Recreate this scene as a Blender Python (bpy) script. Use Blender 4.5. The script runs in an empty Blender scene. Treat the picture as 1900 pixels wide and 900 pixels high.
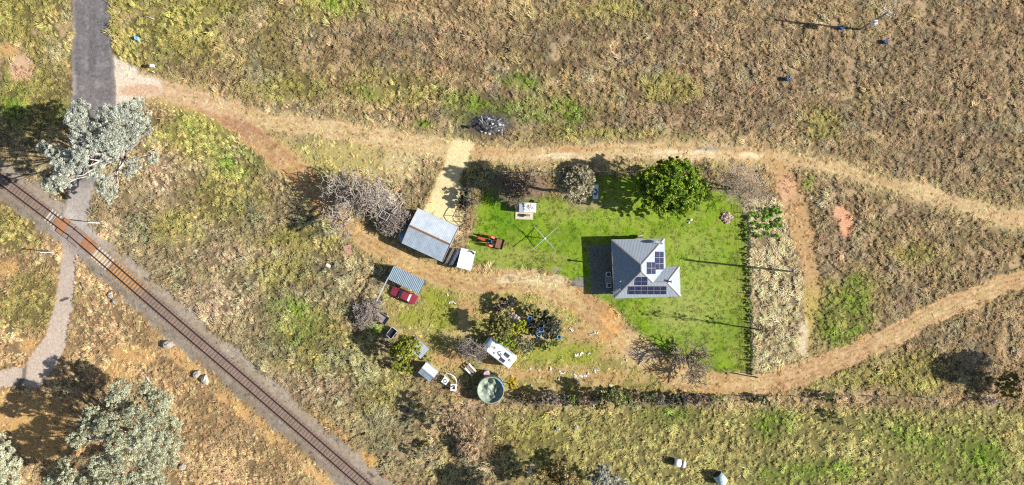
import bpy, math, random
import numpy as np
from mathutils import Vector, Matrix

# ------------------------------------------------------------------ camera, sky, sun, exposure
scene = bpy.context.scene
H = 120.0                      # drone height in metres
PPM = 1900.0 / 180.0           # photo pixels per metre on the ground
cam_d = bpy.data.cameras.new("camera"); cam_d.lens = 24; cam_d.sensor_width = 36
cam_d.clip_start = 1.0; cam_d.clip_end = 3000
cam = bpy.data.objects.new("camera", cam_d); scene.collection.objects.link(cam)
cam.location = (0, 0, H); cam.rotation_euler = (0, 0, 0)
scene.camera = cam
SUN_EL = math.radians(31)
to_sun = Vector((0.994 * math.cos(SUN_EL), -0.108 * math.cos(SUN_EL), math.sin(SUN_EL)))
world = bpy.data.worlds.new("World"); scene.world = world; world.use_nodes = True
wn = world.node_tree.nodes; bgn = wn["Background"]
sky = wn.new("ShaderNodeTexSky"); sky.sky_type = 'NISHITA'; sky.sun_disc = False
sky.sun_elevation = SUN_EL; sky.sun_rotation = math.atan2(to_sun.x, to_sun.y)
world.node_tree.links.new(sky.outputs[0], bgn.inputs[0]); bgn.inputs[1].default_value = 0.062
sun_d = bpy.data.lights.new("sun", 'SUN'); sun_d.energy = 5.0; sun_d.angle = math.radians(0.5); sun_d.color = (1, .955, .88)
sun = bpy.data.objects.new("sun", sun_d); scene.collection.objects.link(sun)
sun.location = (150, -16, 90); sun.rotation_euler = to_sun.to_track_quat('Z', 'Y').to_euler()
scene.view_settings.view_transform = 'Standard'; scene.view_settings.look = 'None'
scene.view_settings.gamma = 1.0; scene.view_settings.use_curve_mapping = False
scene.view_settings.exposure = 0.68
scene.cycles.use_denoising = False
scene.cycles.pixel_filter_type = 'BLACKMAN_HARRIS'; scene.cycles.filter_width = 1.2
scene.cycles.max_bounces = 5; scene.cycles.diffuse_bounces = 3; scene.cycles.transparent_max_bounces = 4

rng = np.random.default_rng(7); random.seed(7)
COL = scene.collection
R = math.radians

# ------------------------------------------------------------------ photo pixel -> world point at height z
def P(px, py, z=0.0):
    k = (1 - z / H) / PPM
    return Vector(((px - 950) * k, (450 - py) * k, z))
def ray_plane(px, py, a, b, c):
    n = (b - a).cross(c - a); o = Vector((0, 0, H)); d = P(px, py, 0) - o
    return o + d * ((a - o).dot(n) / d.dot(n))
def ang(dx, dy): return math.atan2(-dy, dx)

# ------------------------------------------------------------------ numpy noise
_tab = np.random.default_rng(3).random((256, 256))
def vnoise(x, y):
    xi = np.floor(x).astype(int); yi = np.floor(y).astype(int)
    fx = x - xi; fy = y - yi; fx = fx*fx*(3-2*fx); fy = fy*fy*(3-2*fy)
    a = _tab[xi & 255, yi & 255]; b = _tab[(xi+1) & 255, yi & 255]
    c = _tab[xi & 255, (yi+1) & 255]; d = _tab[(xi+1) & 255, (yi+1) & 255]
    return (a*(1-fx)+b*fx)*(1-fy) + (c*(1-fx)+d*fx)*fy
def fbm(x, y, scale, octv=4, seed=0):
    s = 0; amp = .5; tot = 0; f = 1.0/scale
    for o in range(octv):
        s = s + amp*vnoise(x*f+seed*17.3+o*31.7, y*f+seed*9.1+o*11.3); tot += amp; amp *= .55; f *= 2.03
    return s/tot                                     # 0..1, mean .5
def sstep(a, b, x):
    t = np.clip((x-a)/(b-a), 0, 1); return t*t*(3-2*t)
def dist_line(x, y, pts):
    best = np.full(x.shape, 1e9); bw = np.zeros(x.shape)
    for p, q in zip(pts[:-1], pts[1:]):
        ax, ay = p[0], p[1]; dx, dy = q[0]-ax, q[1]-ay
        t = np.clip(((x-ax)*dx+(y-ay)*dy)/(dx*dx+dy*dy), 0, 1)
        d = np.hypot(x-ax-t*dx, y-ay-t*dy)
        w = (p[2]+(q[2]-p[2])*t) if len(p) > 2 else 0
        m = d-w < best-bw
        best = np.where(m, d, best); bw = np.where(m, w, bw)
    return best - bw                                 # signed: <0 inside the strip
def sd_poly(x, y, pts):
    d = dist_line(x, y, [(p[0], p[1]) for p in pts] + [pts[0][:2]])
    ins = np.zeros(x.shape, bool); n = len(pts)
    for i in range(n):
        x0, y0 = pts[i][:2]; x1, y1 = pts[(i+1) % n][:2]
        if y0 == y1: continue
        c = ((y0 > y) != (y1 > y)) & (x < (x1-x0)*(y-y0)/(y1-y0)+x0)
        ins ^= c
    return np.where(ins, -d, d)
def smooth_pts(pts, n=6):
    out = []
    P0 = [np.array(p, float) for p in pts]; P0 = [2*P0[0]-P0[1]] + P0 + [2*P0[-1]-P0[-2]]
    for i in range(1, len(P0)-2):
        a, b, c, d = P0[i-1:i+3]
        for k in range(n):
            t = k/n
            out.append(tuple(.5*((2*b)+(c-a)*t+(2*a-5*b+4*c-d)*t*t+(-a+3*b-3*c+d)*t**3)))
    out.append(tuple(P0[-2])); return out

# ------------------------------------------------------------------ ground map (all in photo pixels = 0.095 m)
RAIL = smooth_pts([(-130, 238), (0, 330), (116, 417), (153, 446), (330, 599), (480, 727), (677, 898), (830, 1031)], 8)
TRACK_A = smooth_pts([(205, 160, 20), (290, 163, 16), (350, 180, 13), (420, 200, 11), (500, 226, 12), (600, 238, 13), (700, 256, 16), (800, 274, 17), (870, 281, 13), (950, 286, 10), (1050, 285, 11), (1150, 282, 13), (1250, 279, 14), (1330, 282, 12), (1430, 291, 11), (1530, 306, 9), (1640, 338, 10), (1750, 368, 11), (1830, 393, 12), (1910, 413, 13), (2050, 450, 13)])
TRACK_B = smooth_pts([(300, 172, 12), (370, 190, 14), (430, 222, 16), (500, 276, 18), (560, 325, 18), (600, 375, 17), (640, 412, 16), (690, 450, 15), (760, 490, 15), (830, 515, 15), (885, 528, 18), (940, 522, 20), (1010, 527, 21), (1070, 556, 24), (1115, 590, 22), (1160, 632, 20), (1200, 662, 21), (1260, 697, 21), (1340, 712, 20), (1420, 711, 19), (1500, 690, 18), (1580, 657, 18), (1640, 630, 18), (1740, 580, 17), (1830, 541, 17), (1905, 517, 17), (2050, 470, 17)])
TRACK_C = smooth_pts([(1425, 292, 10), (1458, 335, 17), (1480, 400, 20), (1498, 470, 16), (1508, 540, 12), (1502, 600, 9), (1492, 650, 7)])
LAWN = [(872, 480), (868, 445), (884, 400), (903, 350), (935, 343), (990, 362), (1080, 374), (1104, 340), (1118, 326), (1200, 324), (1290, 330), (1318, 352), (1345, 356), (1376, 366), (1384, 430), (1388, 560), (1393, 694), (1330, 694), (1250, 668), (1185, 618), (1140, 572), (1090, 545), (1060, 522), (1000, 498), (925, 498)]
GRAVEL = [(838, 262), (878, 264), (870, 300), (850, 335), (860, 352), (846, 385), (858, 412), (845, 420), (785, 392), (800, 358), (812, 330), (826, 300)]
APRON = [(205, 100), (232, 116), (262, 136), (300, 150), (300, 172), (262, 178), (240, 200), (205, 215)]
ROAD = [(136, -130), (203, -130), (204, 20), (209, 100), (214, 160), (215, 205), (200, 260), (185, 310), (172, 360), (164, 405), (150, 440), (120, 430), (118, 400), (128, 360), (138, 310), (136, 260), (133, 205), (134, 100), (135, 10)]
ROAD2 = [(118, 444), (140, 468), (143, 500), (137, 550), (130, 600), (122, 640), (108, 672), (88, 700), (72, 722), (40, 716), (-40, 722), (-140, 730), (-140, 688), (-40, 690), (10, 685), (44, 680), (62, 655), (84, 622), (98, 580), (106, 540), (112, 500), (116, 470)]
STRAW = [(1395, 372), (1440, 366), (1462, 380), (1470, 440), (1486, 500), (1498, 560), (1492, 620), (1470, 672), (1412, 692), (1396, 694), (1394, 560), (1391, 440), (1372, 420), (1372, 385)]
YARD = [(720, 540), (800, 525), (880, 545), (960, 545), (1040, 560), (1090, 590), (1150, 650), (1200, 690), (1250, 725), (1000, 732), (880, 712), (800, 690), (740, 640), (700, 590)]

def ground(x, y):
    """x, y photo pixels -> base colour, tuft colour, tuft density, tuft height, class, z"""
    x = np.asarray(x, float); y = np.asarray(y, float)
    n1 = fbm(x, y, 170, 4, 1); n2 = fbm(x, y, 60, 4, 2); n3 = fbm(x, y, 22, 4, 3); n4 = fbm(x, y, 9, 3, 4)
    wob = (n3-.5)*26 + (n4-.5)*12
    N = x.shape[0]
    C = np.tile(np.array([.32, .24, .135]), (N, 1)); T = np.tile(np.array([.43, .335, .19]), (N, 1))
    D = np.ones(N); Ht = np.full(N, .34); K = np.zeros(N, int)
    def mix(m, c, t=None, d=None, h=None):
        nonlocal D, Ht
        m1 = np.clip(m, 0, 1)[:, None]
        C[:] = C*(1-m1) + np.array(c)*m1
        T[:] = T*(1-m1) + np.array(t if t is not None else c)*m1
        if d is not None: D = D*(1-m1[:, 0]) + d*m1[:, 0]
        if h is not None: Ht = Ht*(1-m1[:, 0]) + h*m1[:, 0]
    def blob(px, py, rx, ry, s=1.0, soft=.8):
        q = np.hypot((x-px)/rx, (y-py)/ry) + (n2-.5)*1.1 + (n3-.5)*.9
        return s*(1-sstep(1-soft*.6, 1+soft*.6, q))
    OL = ((.23, .20, .075), (.42, .385, .135)); GR = ((.16, .20, .04), (.26, .37, .06))
    DK = ((.24, .165, .10), (.35, .255, .155)); PL = ((.40, .29, .16), (.60, .46, .27)); RD = ((.36, .255, .15), (.45, .345, .205))
    # pasture tone drift
    mix(sstep(.42, .62, n1)*.55, *OL); mix(sstep(.45, .7, n2)*.6, *DK); mix(sstep(.52, .72, fbm(x, y, 80, 4, 9))*.65, *PL)
    mix(sstep(.54, .74, fbm(x, y, 50, 4, 12))*.45, *RD)
    east = sstep(900, 1300, x)*(1-sstep(560, 720, y)); mix(east*.5, (.29, .215, .13), (.41, .315, .195))
    nw = (1-sstep(480, 640, x))*(1-sstep(60, 170, y)); mix(nw*.7, *OL)
    streak = fbm(x*.28, y*1.5, 60, 4, 33); north = (1-sstep(240, 300, y))*sstep(430, 600, x); mix(north*sstep(.5, .66, streak)*.7, (.235, .165, .105), (.33, .25, .155)); mix(north*sstep(.56, .72, 1-streak)*.6, (.40, .30, .17), (.55, .44, .25)); mix(sstep(.57, .68, fbm(x, y, 34, 5, 50))*.5, (.30, .27, .19), (.42, .38, .27)); mix(sstep(.60, .70, fbm(x, y, 26, 5, 51))*.75, (.42, .31, .19), (.47, .36, .21), .25, .15)
    sw = sstep(-40, 40, -((x-0)*.655-(y-330)*.755)); mix(sw*.75, (.40, .275, .15), (.57, .42, .25), .85, .28)
    mid = (1-sw)*(1-sstep(700, 860, x))*sstep(170, 330, y); mix(mid*.75, (.31, .25, .145), (.46, .385, .235))
    south = sstep(742, 775, y+wob*.4)*sstep(880, 1010, x); mix(south*.9, (.28, .25, .095), (.49, .45, .19), .75, .24)
    for b in [(620, 12, 75, 34), (330, 40, 90, 50), (250, 110, 50, 40), (400, 30, 60, 40), (720, 170, 90, 30), (560, 165, 70, 22), (1150, 30, 90, 30), (1690, 690, 70, 40), (1560, 700, 120, 20),
              (40, 20, 60, 40), (75, 180, 60, 60), (20, 420, 60, 40), (50, 560, 60, 60), (420, 360, 80, 50), (520, 480, 70, 50), (330, 420, 60, 40), (600, 640, 90, 60), (700, 720, 70, 50), (1560, 580, 60, 50),
              (360, 250, 70, 40), (1120, 250, 140, 14), (1250, 165, 50, 25), (1520, 230, 40, 30), (600, 320, 60, 50), (560, 440, 60, 30), (990, 810, 90, 40), (1690, 470, 40, 20)]:
        mix(blob(*b)*.75, *OL)
    for b in [(420, 470, 60, 34), (480, 540, 60, 40), (560, 640, 80, 44), (650, 700, 70, 50), (730, 780, 60, 50), (600, 520, 60, 40), (330, 520, 40, 40), (690, 540, 40, 40), (580, 420, 50, 26), (860, 870, 60, 50), (700, 840, 50, 40), (260, 430, 30, 40), (470, 400, 40, 30)]:
        mix(blob(*b)*.7*sstep(.42, .6, n3), (.21, .20, .12), (.38, .37, .23), .8, .62)
    for b in [(905, 208, 70, 28), (860, 192, 30, 20), (1035, 205, 55, 32), (960, 150, 40, 15), (690, 175, 25, 14), (370, 222, 40, 22), (440, 300, 45, 30), (545, 590, 55, 45), (640, 0, 40, 20), (130, 205, 26, 20),
              (1560, 610, 45, 50), (1590, 540, 25, 30), (1500, 340, 16, 20), (830, 255, 40, 8), (430, 30, 20, 16), (1760, 840, 80, 50), (1660, 800, 60, 40), (1470, 880, 60, 30), (1250, 770, 60, 18), (1830, 860, 40, 40), (1440, 790, 40, 30),
              (720, 410, 34, 18), (640, 420, 30, 14), (780, 230, 26, 10), (1450, 680, 60, 10), (20, 180, 30, 50), (690, 600, 20, 20), (1540, 870, 60, 20), (700, 612, 16, 10)]:
        mix(blob(*b)*.62*(.45+.9*sstep(.38, .62, n3)), *GR)
    for b in [(1430, 200, 60, 50), (700, 55, 90, 24), (1340, 60, 120, 20), (1130, 50, 130, 20), (1800, 400, 100, 40), (450, 50, 50, 40), (1560, 340, 30, 18), (1740, 560, 60, 30), (1540, 440, 40, 40), (1400, 210, 40, 40), (1700, 110, 150, 80), (1780, 300, 120, 50)]:
        mix(blob(*b)*.6, (.26, .19, .12), (.375, .29, .185))
    for b in [(450, 470, 90, 18), (400, 560, 60, 40), (300, 330, 30, 60), (600, 720, 80, 30), (870, 800, 30, 50)]:
        mix(blob(*b)*.6, (.36, .26, .17), (.55, .43, .31))
    # pugged dark holes in the lower paddock
    mix(south*sstep(.60, .68, fbm(x, y, 6.5, 2, 6))*.6, (.10, .09, .05), None, .5, .1)
    # straw strip east of the fence
    m = 1-sstep(-4, 8, sd_poly(x, y, STRAW)+wob*.5); mix(m, (.40, .31, .19), (.60, .51, .32), 1.2, .34)
    # bare yard
    m = 1-sstep(-14, 16, sd_poly(x, y, YARD)+wob); mix(m*.9, (.36, .285, .12), (.45, .40, .16), .6, .12); mix(m*sstep(.47, .62, n3)*.5, (.26, .25, .065), (.34, .36, .09), .7); mix(m*sstep(.55, .7, fbm(x, y, 30, 4, 61))*.6, (.52, .40, .22), None, .15)
    for b in [(1095, 620, 40, 26), (870, 570, 26, 22), (1130, 700, 60, 14), (930, 670, 40, 16), (1140, 650, 34, 16), (1000, 690, 60, 12), (830, 665, 40, 16)]:
        mix(blob(*b)*.6, (.46, .275, .14), (.45, .3, .16), .15)
    for b in [(815, 590, 30, 34), (760, 590, 20, 14), (1010, 655, 60, 24), (950, 548, 60, 9), (815, 545, 30, 16), (1080, 655, 34, 18), (1060, 575, 20, 14)]:
        mix(blob(*b)*.8, (.25, .27, .045), (.33, .36, .07), .4)
    # lawn
    ml = 1-sstep(-9, 9, sd_poly(x, y, LAWN)+wob*.75); mix(ml, (.185, .295, .016), (.215, .345, .02), .55, .06); K[ml > .5] = 1
    mix(ml*sstep(.45, .68, n2)*.6, (.26, .30, .05), (.32, .37, .065)); mix(ml*sstep(.48, .66, fbm(x, y, 40, 4, 21))*.65, (.115, .205, .013), (.135, .25, .018))
    mix(ml*blob(1290, 540, 60, 120)*.5, (.29, .33, .085)); mix(ml*blob(1130, 400, 120, 20)*.45, (.29, .36, .06)); mix(ml*blob(1040, 380, 60, 26)*.55, (.25, .27, .06))
    mix(ml*sstep(.54, .70, fbm(x, y, 26, 5, 71))*.38, (.29, .31, .06), (.36, .39, .08)); mix(ml*sstep(.60, .72, fbm(x, y, 13, 4, 72))*.28, (.33, .30, .10), (.40, .36, .13)); mix(ml*blob(1255, 575, 60, 30)*.5, (.32, .34, .10)); mix(ml*blob(920, 470, 40, 22)*.6, (.30, .31, .08)); mix(ml*blob(1000, 480, 50, 14)*.55, (.33, .31, .09))
    mix(ml*(1-sstep(8, 60, 1392-x+wob))*.55, (.24, .25, .06), (.36, .36, .1), .8, .12)
    mix(blob(965, 345, 42, 32), (.235, .165, .115), (.35, .25, .16), .15); mix(blob(1100, 380, 40, 9)*.7, (.34, .27, .15), (.4, .32, .18), .4)
    mix(ml*blob(950, 395, 40, 30)*.5, (.11, .25, .012))
    # grass strip between yard fence and upper track
    m = (1-sstep(-5, 5, np.abs(y-310)-12+wob*.3))*sstep(895, 910, x)*(1-sstep(1340, 1400, x)); mix(m*.8, (.36, .29, .13), (.55, .46, .22), .8, .2)
    # short sparse grass round the tracks
    dA = dist_line(x, y, TRACK_A)+wob; mix((1-sstep(4, 26, dA))*.75, (.44, .35, .19), (.52, .42, .23), .55, .14)
    dB = dist_line(x, y, TRACK_B)+wob; mix((1-sstep(4, 22, dB))*.6*(1-ml)*(1-sstep(1300, 1400, x)*.5), (.42, .33, .15), (.48, .40, .18), .5, .14)
    mix(blob(640, 295, 130, 44)*.8, (.42, .355, .15), (.50, .43, .19), .45, .12); mix(blob(760, 300, 60, 34)*.7, (.50, .40, .24), (.55, .45, .26), .35, .12); mix(blob(380, 245, 90, 40)*.5, (.36, .34, .11), (.46, .45, .16), .7, .2)
    # tracks
    d = dist_line(x, y, TRACK_B)+wob*.55; m = 1-sstep(-5, 6, d)
    tb = np.array([.46, .295, .14]); mix(m*.95, tb, tb, .06, .06); K[m > .55] = 2
    mix(m*sstep(.44, .62, n2)*.75, (.60, .45, .235)); mix(m*(1-sstep(560, 680, x))*sstep(310, 420, x)*.75, (.47, .26, .145))
    mix(m*sstep(560, 700, x)*(1-sstep(780, 840, x))*.6, (.56, .40, .185)); mix(m*sstep(1300, 1500, x)*.6, (.52, .35, .205))
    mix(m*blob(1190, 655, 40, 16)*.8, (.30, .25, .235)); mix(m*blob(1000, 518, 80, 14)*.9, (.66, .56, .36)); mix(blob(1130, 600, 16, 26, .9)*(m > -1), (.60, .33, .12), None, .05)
    mix(blob(1150, 620, 10, 30)*.7, (.58, .31, .13), None, .05); mix(m*blob(470, 245, 60, 24)*.6, (.33, .19, .135)); mix(m*blob(560, 330, 40, 30)*.6, (.48, .25, .10))
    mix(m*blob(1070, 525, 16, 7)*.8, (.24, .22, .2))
    ru = np.minimum(np.abs(d+6), np.abs(d+14)); mix(m*(1-sstep(1, 3.5, ru+(n4-.5)*6))*.7, (.32, .195, .10))
    mix(m*(1-sstep(1.5, 5, np.abs(d+17)+(n4-.5)*14))*.5*sstep(.4, .6, n2), (.44, .37, .16), (.5, .44, .2), .5, .1)
    mix(m*sstep(.56, .7, fbm(x, y, 8, 4, 81))*.35, (.40, .28, .17)); mix(m*sstep(.58, .7, fbm(x, y, 7, 4, 82))*.4, (.62, .49, .30))
    d = dist_line(x, y, TRACK_A)+wob*.5; m = 1-sstep(-5, 6, d)
    ta = np.array([.50, .355, .185]); mix(m*.92, ta, ta, .08, .07); K[m > .55] = 3
    mix(m*sstep(.46, .6, n2)*.7, (.63, .48, .28)); mix(m*(1-sstep(380, 520, x))*.55, (.58, .40, .29)); mix(m*blob(920, 278, 80, 7)*.85, (.47, .27, .13)); mix(m*blob(1100, 275, 90, 5)*.8, (.50, .29, .14))
    mix(m*blob(1330, 275, 40, 4)*.9, (.27, .25, .25)); mix(m*blob(1040, 290, 60, 5)*.9, (.74, .63, .43)); mix(m*blob(1230, 286, 110, 7)*.8, (.74, .62, .42)); mix(m*blob(650, 250, 60, 8)*.5, (.50, .32, .22))
    mix(m*blob(1400, 290, 40, 5)*.8, (.75, .62, .40)); mix(m*sstep(1480, 1560, x)*.35*(n3 > .5), (.42, .33, .18), (.5, .4, .24), .5)
    mix(m*(1-sstep(1.5, 4.5, np.abs(d+11)+(n4-.5)*12))*.6*sstep(.42, .58, n2+.05), (.43, .34, .17), (.5, .42, .2), .5, .1)
    mix(m*(1-sstep(1, 3, np.abs(d+5.5)+(n4-.5)*5))*.55, (.38, .245, .125))
    mix(m*sstep(.56, .7, fbm(x, y, 8, 4, 83))*.35, (.43, .30, .18)); mix(m*sstep(.58, .7, fbm(x, y, 7, 4, 84))*.4, (.68, .55, .34))
    d = dist_line(x, y, TRACK_C)+wob*.6; m = 1-sstep(-6, 9, d); mix(m*.85, (.45, .29, .15), (.48, .34, .17), .2, .1); K[(m > .6)] = 4
    mix(m*sstep(500, 560, y)*.6, (.40, .34, .11), (.46, .42, .12), .4); mix(m*blob(1460, 350, 14, 22)*.7, (.58, .36, .235)); mix(blob(1490, 630, 9, 26)*.7, (.62, .53, .4), None, .1)
    for b in [(1562, 392, 14, 14), (1572, 420, 13, 24)]: mix(blob(*b, soft=.5), (.58, .33, .205), None, .03)
    # gravel pad + apron
    m = 1-sstep(-5, 5, sd_poly(x, y, GRAVEL)+wob*.5); mix(m, (.70, .575, .33), None, .04, .06); K[m > .5] = 5; mix(m*sstep(.5, .66, n3)*.35, (.56, .46, .24))
    m = 1-sstep(-6, 6, sd_poly(x, y, APRON)+wob*.5); mix(m*.9, (.66, .57, .46), None, .03, .06); mix(m*blob(258, 168, 34, 9)*.8, (.52, .335, .22))
    # western bare patches
    for b in [(42, 125, 22, 30)]: mix(blob(*b, soft=.5)*.9, (.56, .39, .265), None, .06)
    for b in [(15, 95, 26, 14), (90, 660, 30, 24), (30, 760, 70, 40), (70, 800, 60, 60), (250, 660, 44, 20), (210, 690, 40, 14), (15, 500, 20, 16), (60, 640, 30, 16)]: mix(blob(*b, soft=.6)*.8, (.51, .32, .14), (.55, .4, .2), .25, .12)
    # railway formation
    rd = dist_line(x, y, RAIL); side = -((x-153)*.655-(y-446)*.755)
    hw = 31 + wob*.8; m = 1-sstep(-3, 5, rd-hw)
    mo = (1-sstep(-6, 8, np.abs(rd-47)-11+wob*.6))*(side > 0)*sstep(250, 330, x); mix(mo*.85*(.35+.75*sstep(.36, .56, n3)), (.52, .335, .15), (.56, .41, .22), .25, .14)
    mo2 = (1-sstep(-5, 6, np.abs(rd-40)-5+wob*.8))*(side < 0)*sstep(560, 600, x)*.7; mix(mo2, (.55, .34, .13), None, .1)
    mix(m*.94, (.285, .232, .178), None, .02, .05); K[m > .5] = 6; mix(m*sstep(.46, .66, n3)*.5, (.36, .315, .26)); mix(m*sstep(.5, .68, fbm(x, y, 5, 3, 91))*.5, (.17, .15, .13))
    mi = 1-sstep(-2, 3, rd-13); mix(mi*.9, (.25, .18, .145), None, 0)
    mix(mi*blob(230, 510, 40, 34)*.95, (.50, .27, .10)); mix(mi*blob(188, 478, 14, 14), (.55, .37, .2)); mix(m*(1-mi)*blob(140, 420, 60, 50)*.6, (.40, .36, .33)); mix(blob(196, 434, 12, 9), (.66, .50, .31), None, 0)
    # road
    d1 = sd_poly(x, y, ROAD)+(n3-.5)*7+(n4-.5)*5; m = 1-sstep(-2, 2, d1)
    mr = m*(1-mi); mix(mr, (.168, .155, .158), None, 0, .05); K[(mr > .5)] = 7
    mix(mr*(1-sstep(2, 5, np.abs(np.abs(x-172)-11)))*.25, (.24, .225, .22)); mix(mr*sstep(.52, .7, n3)*.2, (.23, .215, .21)); mix(mr*sstep(100, 230, y)*.4, (.235, .20, .19)); mix(mr*sstep(.56, .68, fbm(x*1.6, y*.35, 16, 4, 95))*.35, (.11, .10, .10)); mix(mr*(1-sstep(.5, 1.6, np.abs(fbm(x, y, 30, 4, 96)-.5)*70))*.5, (.08, .075, .075)); mix(mr*sstep(-9, -1, d1)*.5, (.30, .26, .22))
    mix(mr*(1-sstep(0, 14, x-134))*sstep(.5, .6, n3)*.7, (.36, .34, .31)); mix(mr*sstep(320, 360, y)*.8, (.42, .37, .325)); mix(mr*sstep(.60, .70, fbm(x, y, 10, 5, 30))*.3, (.36, .345, .33))
    d2 = sd_poly(x, y, ROAD2)+(n3-.5)*8+(n4-.5)*4; m = 1-sstep(-2.5, 2.5, d2)
    mr = m*(1-mi); mix(mr, (.50, .41, .335), None, 0, .05); K[(mr > .5)] = 7
    mix(mr*(1-sstep(470, 640, y))*.5, (.36, .30, .26)); mix(mr*sstep(.5, .7, n3)*.3, (.56, .47, .38)); mix(mr*(1-sstep(2, 6, dist_line(x, y, [(46, 676), (44, 700), (32, 718)])))*.9, (.16, .13, .10)); mix((1-sstep(1, 4, np.abs(d2-2)))*sstep(600, 640, y)*.6, (.30, .2, .12))
    mix(m*mi*.7, (.30, .225, .20)); mix((1-sstep(2, 3, dist_line(x, y, [(112, 558), (125, 553)])))*.9, (.05, .05, .05))
    # burnt heap scar, dark grey concrete apron on the house's west side, stone ring
    mix(blob(908, 230, 44, 26)*.9, (.06, .055, .055), (.12, .1, .09), .2, .1)
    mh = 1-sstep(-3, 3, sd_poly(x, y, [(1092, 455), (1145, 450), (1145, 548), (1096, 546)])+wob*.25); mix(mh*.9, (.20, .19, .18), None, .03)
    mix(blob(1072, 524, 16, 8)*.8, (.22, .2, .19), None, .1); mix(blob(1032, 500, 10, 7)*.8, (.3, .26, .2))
    # faint worn trail over the lawn
    mix((1-sstep(.6, 2.2, dist_line(x, y, [(1352, 368), (1338, 395), (1316, 430), (1296, 470)])))*.55*ml, (.24, .17, .06))
    # richer dry colours
    for A in (C, T): l_ = A.mean(1)[:, None]; A[:] = np.clip(l_+(A-l_)*(1+.07*(1-ml))[:, None], .01, .85)
    # ground darkened under thick grass: shade between tussocks put into the colour
    thick = sstep(.45, .9, D)*(1-ml); C[:] = C*(1-.42*thick)[:, None]
    # relief in metres
    rough = np.clip(D, 0, 1); z = (n4-.5)*.10*rough + (n3-.5)*.10*rough + (fbm(x, y, 4.5, 2, 14)-.5)*.07*(.3+rough) - .03
    z = z*(1-.8*ml) + .30*(1-sstep(14, 36, rd)) 
    pit = south*sstep(.58, .68, fbm(x, y, 6.5, 2, 6)); z = z - .10*pit
    return C, T, D, Ht, K, z

# ------------------------------------------------------------------ materials
def nt(name):
    m = bpy.data.materials.new(name); m.use_nodes = True
    return m, m.node_tree.nodes, m.node_tree.links, m.node_tree.nodes["Principled BSDF"]
def mat(name, col, rough=.6, metal=0., var=.25, scale=3., bump=0., spec=.4, dirt=None, dirt_amt=.5, dirt_scale=1.2):
    m, n, l, b = nt(name)
    tc = n.new("ShaderNodeTexCoord"); nz = n.new("ShaderNodeTexNoise"); nz.inputs["Scale"].default_value = scale; nz.inputs["Detail"].default_value = 6; nz.inputs["Roughness"].default_value = .65
    l.new(tc.outputs["Object"], nz.inputs["Vector"])
    mr = n.new("ShaderNodeMapRange"); mr.inputs[1].default_value = .3; mr.inputs[2].default_value = .7; mr.inputs[3].default_value = 1-var; mr.inputs[4].default_value = 1+var
    l.new(nz.outputs[0], mr.inputs[0])
    oi = n.new("ShaderNodeObjectInfo"); mo = n.new("ShaderNodeMapRange"); mo.inputs[3].default_value = 1-var*.4; mo.inputs[4].default_value = 1+var*.4; l.new(oi.outputs["Random"], mo.inputs[0])
    mm = n.new("ShaderNodeMath"); mm.operation = 'MULTIPLY'; l.new(mr.outputs[0], mm.inputs[0]); l.new(mo.outputs[0], mm.inputs[1])
    vm = n.new("ShaderNodeVectorMath"); vm.operation = 'SCALE'; vm.inputs[0].default_value = col[:3]; l.new(mm.outputs[0], vm.inputs["Scale"])
    out = vm.outputs[0]
    if dirt:
        n2 = n.new("ShaderNodeTexNoise"); n2.inputs["Scale"].default_value = dirt_scale; n2.inputs["Detail"].default_value = 8; n2.inputs["Roughness"].default_value = .7; l.new(tc.outputs["Object"], n2.inputs["Vector"])
        r2 = n.new("ShaderNodeMapRange"); r2.inputs[1].default_value = .48; r2.inputs[2].default_value = .68; r2.inputs[4].default_value = dirt_amt; l.new(n2.outputs[0], r2.inputs[0])
        mx = n.new("ShaderNodeMix"); mx.data_type = 'RGBA'; l.new(r2.outputs[0], mx.inputs[0]); l.new(out, mx.inputs[6]); mx.inputs[7].default_value = (*dirt, 1); out = mx.outputs[2]
    l.new(out, b.inputs["Base Color"])
    b.inputs["Roughness"].default_value = rough; b.inputs["Metallic"].default_value = metal; b.inputs["Specular IOR Level"].default_value = spec
    if bump:
        bp = n.new("ShaderNodeBump"); bp.inputs["Strength"].default_value = bump; bp.inputs["Distance"].default_value = .05; l.new(nz.outputs[0], bp.inputs["Height"]); l.new(bp.outputs[0], b.inputs["Normal"])
    return m
def mat_ribs(name, col, axis, pitch, rough=.62, metal=.0, dirt=(.24, .24, .25), depth=.008):
    m = mat(name, col, rough, metal, .10, 1.5, 0, .5, dirt, .28, .8)
    n, l = m.node_tree.nodes, m.node_tree.links; b = n["Principled BSDF"]
    tc = n.new("ShaderNodeTexCoord"); sp = n.new("ShaderNodeSeparateXYZ"); l.new(tc.outputs["Object"], sp.inputs[0])
    mu = n.new("ShaderNodeMath"); mu.operation = 'MULTIPLY'; mu.inputs[1].default_value = 2*math.pi/pitch; l.new(sp.outputs[axis], mu.inputs[0])
    si = n.new("ShaderNodeMath"); si.operation = 'SINE'; l.new(mu.outputs[0], si.inputs[0])
    bp = n.new("ShaderNodeBump"); bp.inputs["Strength"].default_value = .7; bp.inputs["Distance"].default_value = depth; l.new(si.outputs[0], bp.inputs["Height"]); l.new(bp.outputs[0], b.inputs["Normal"])
    return m
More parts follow.
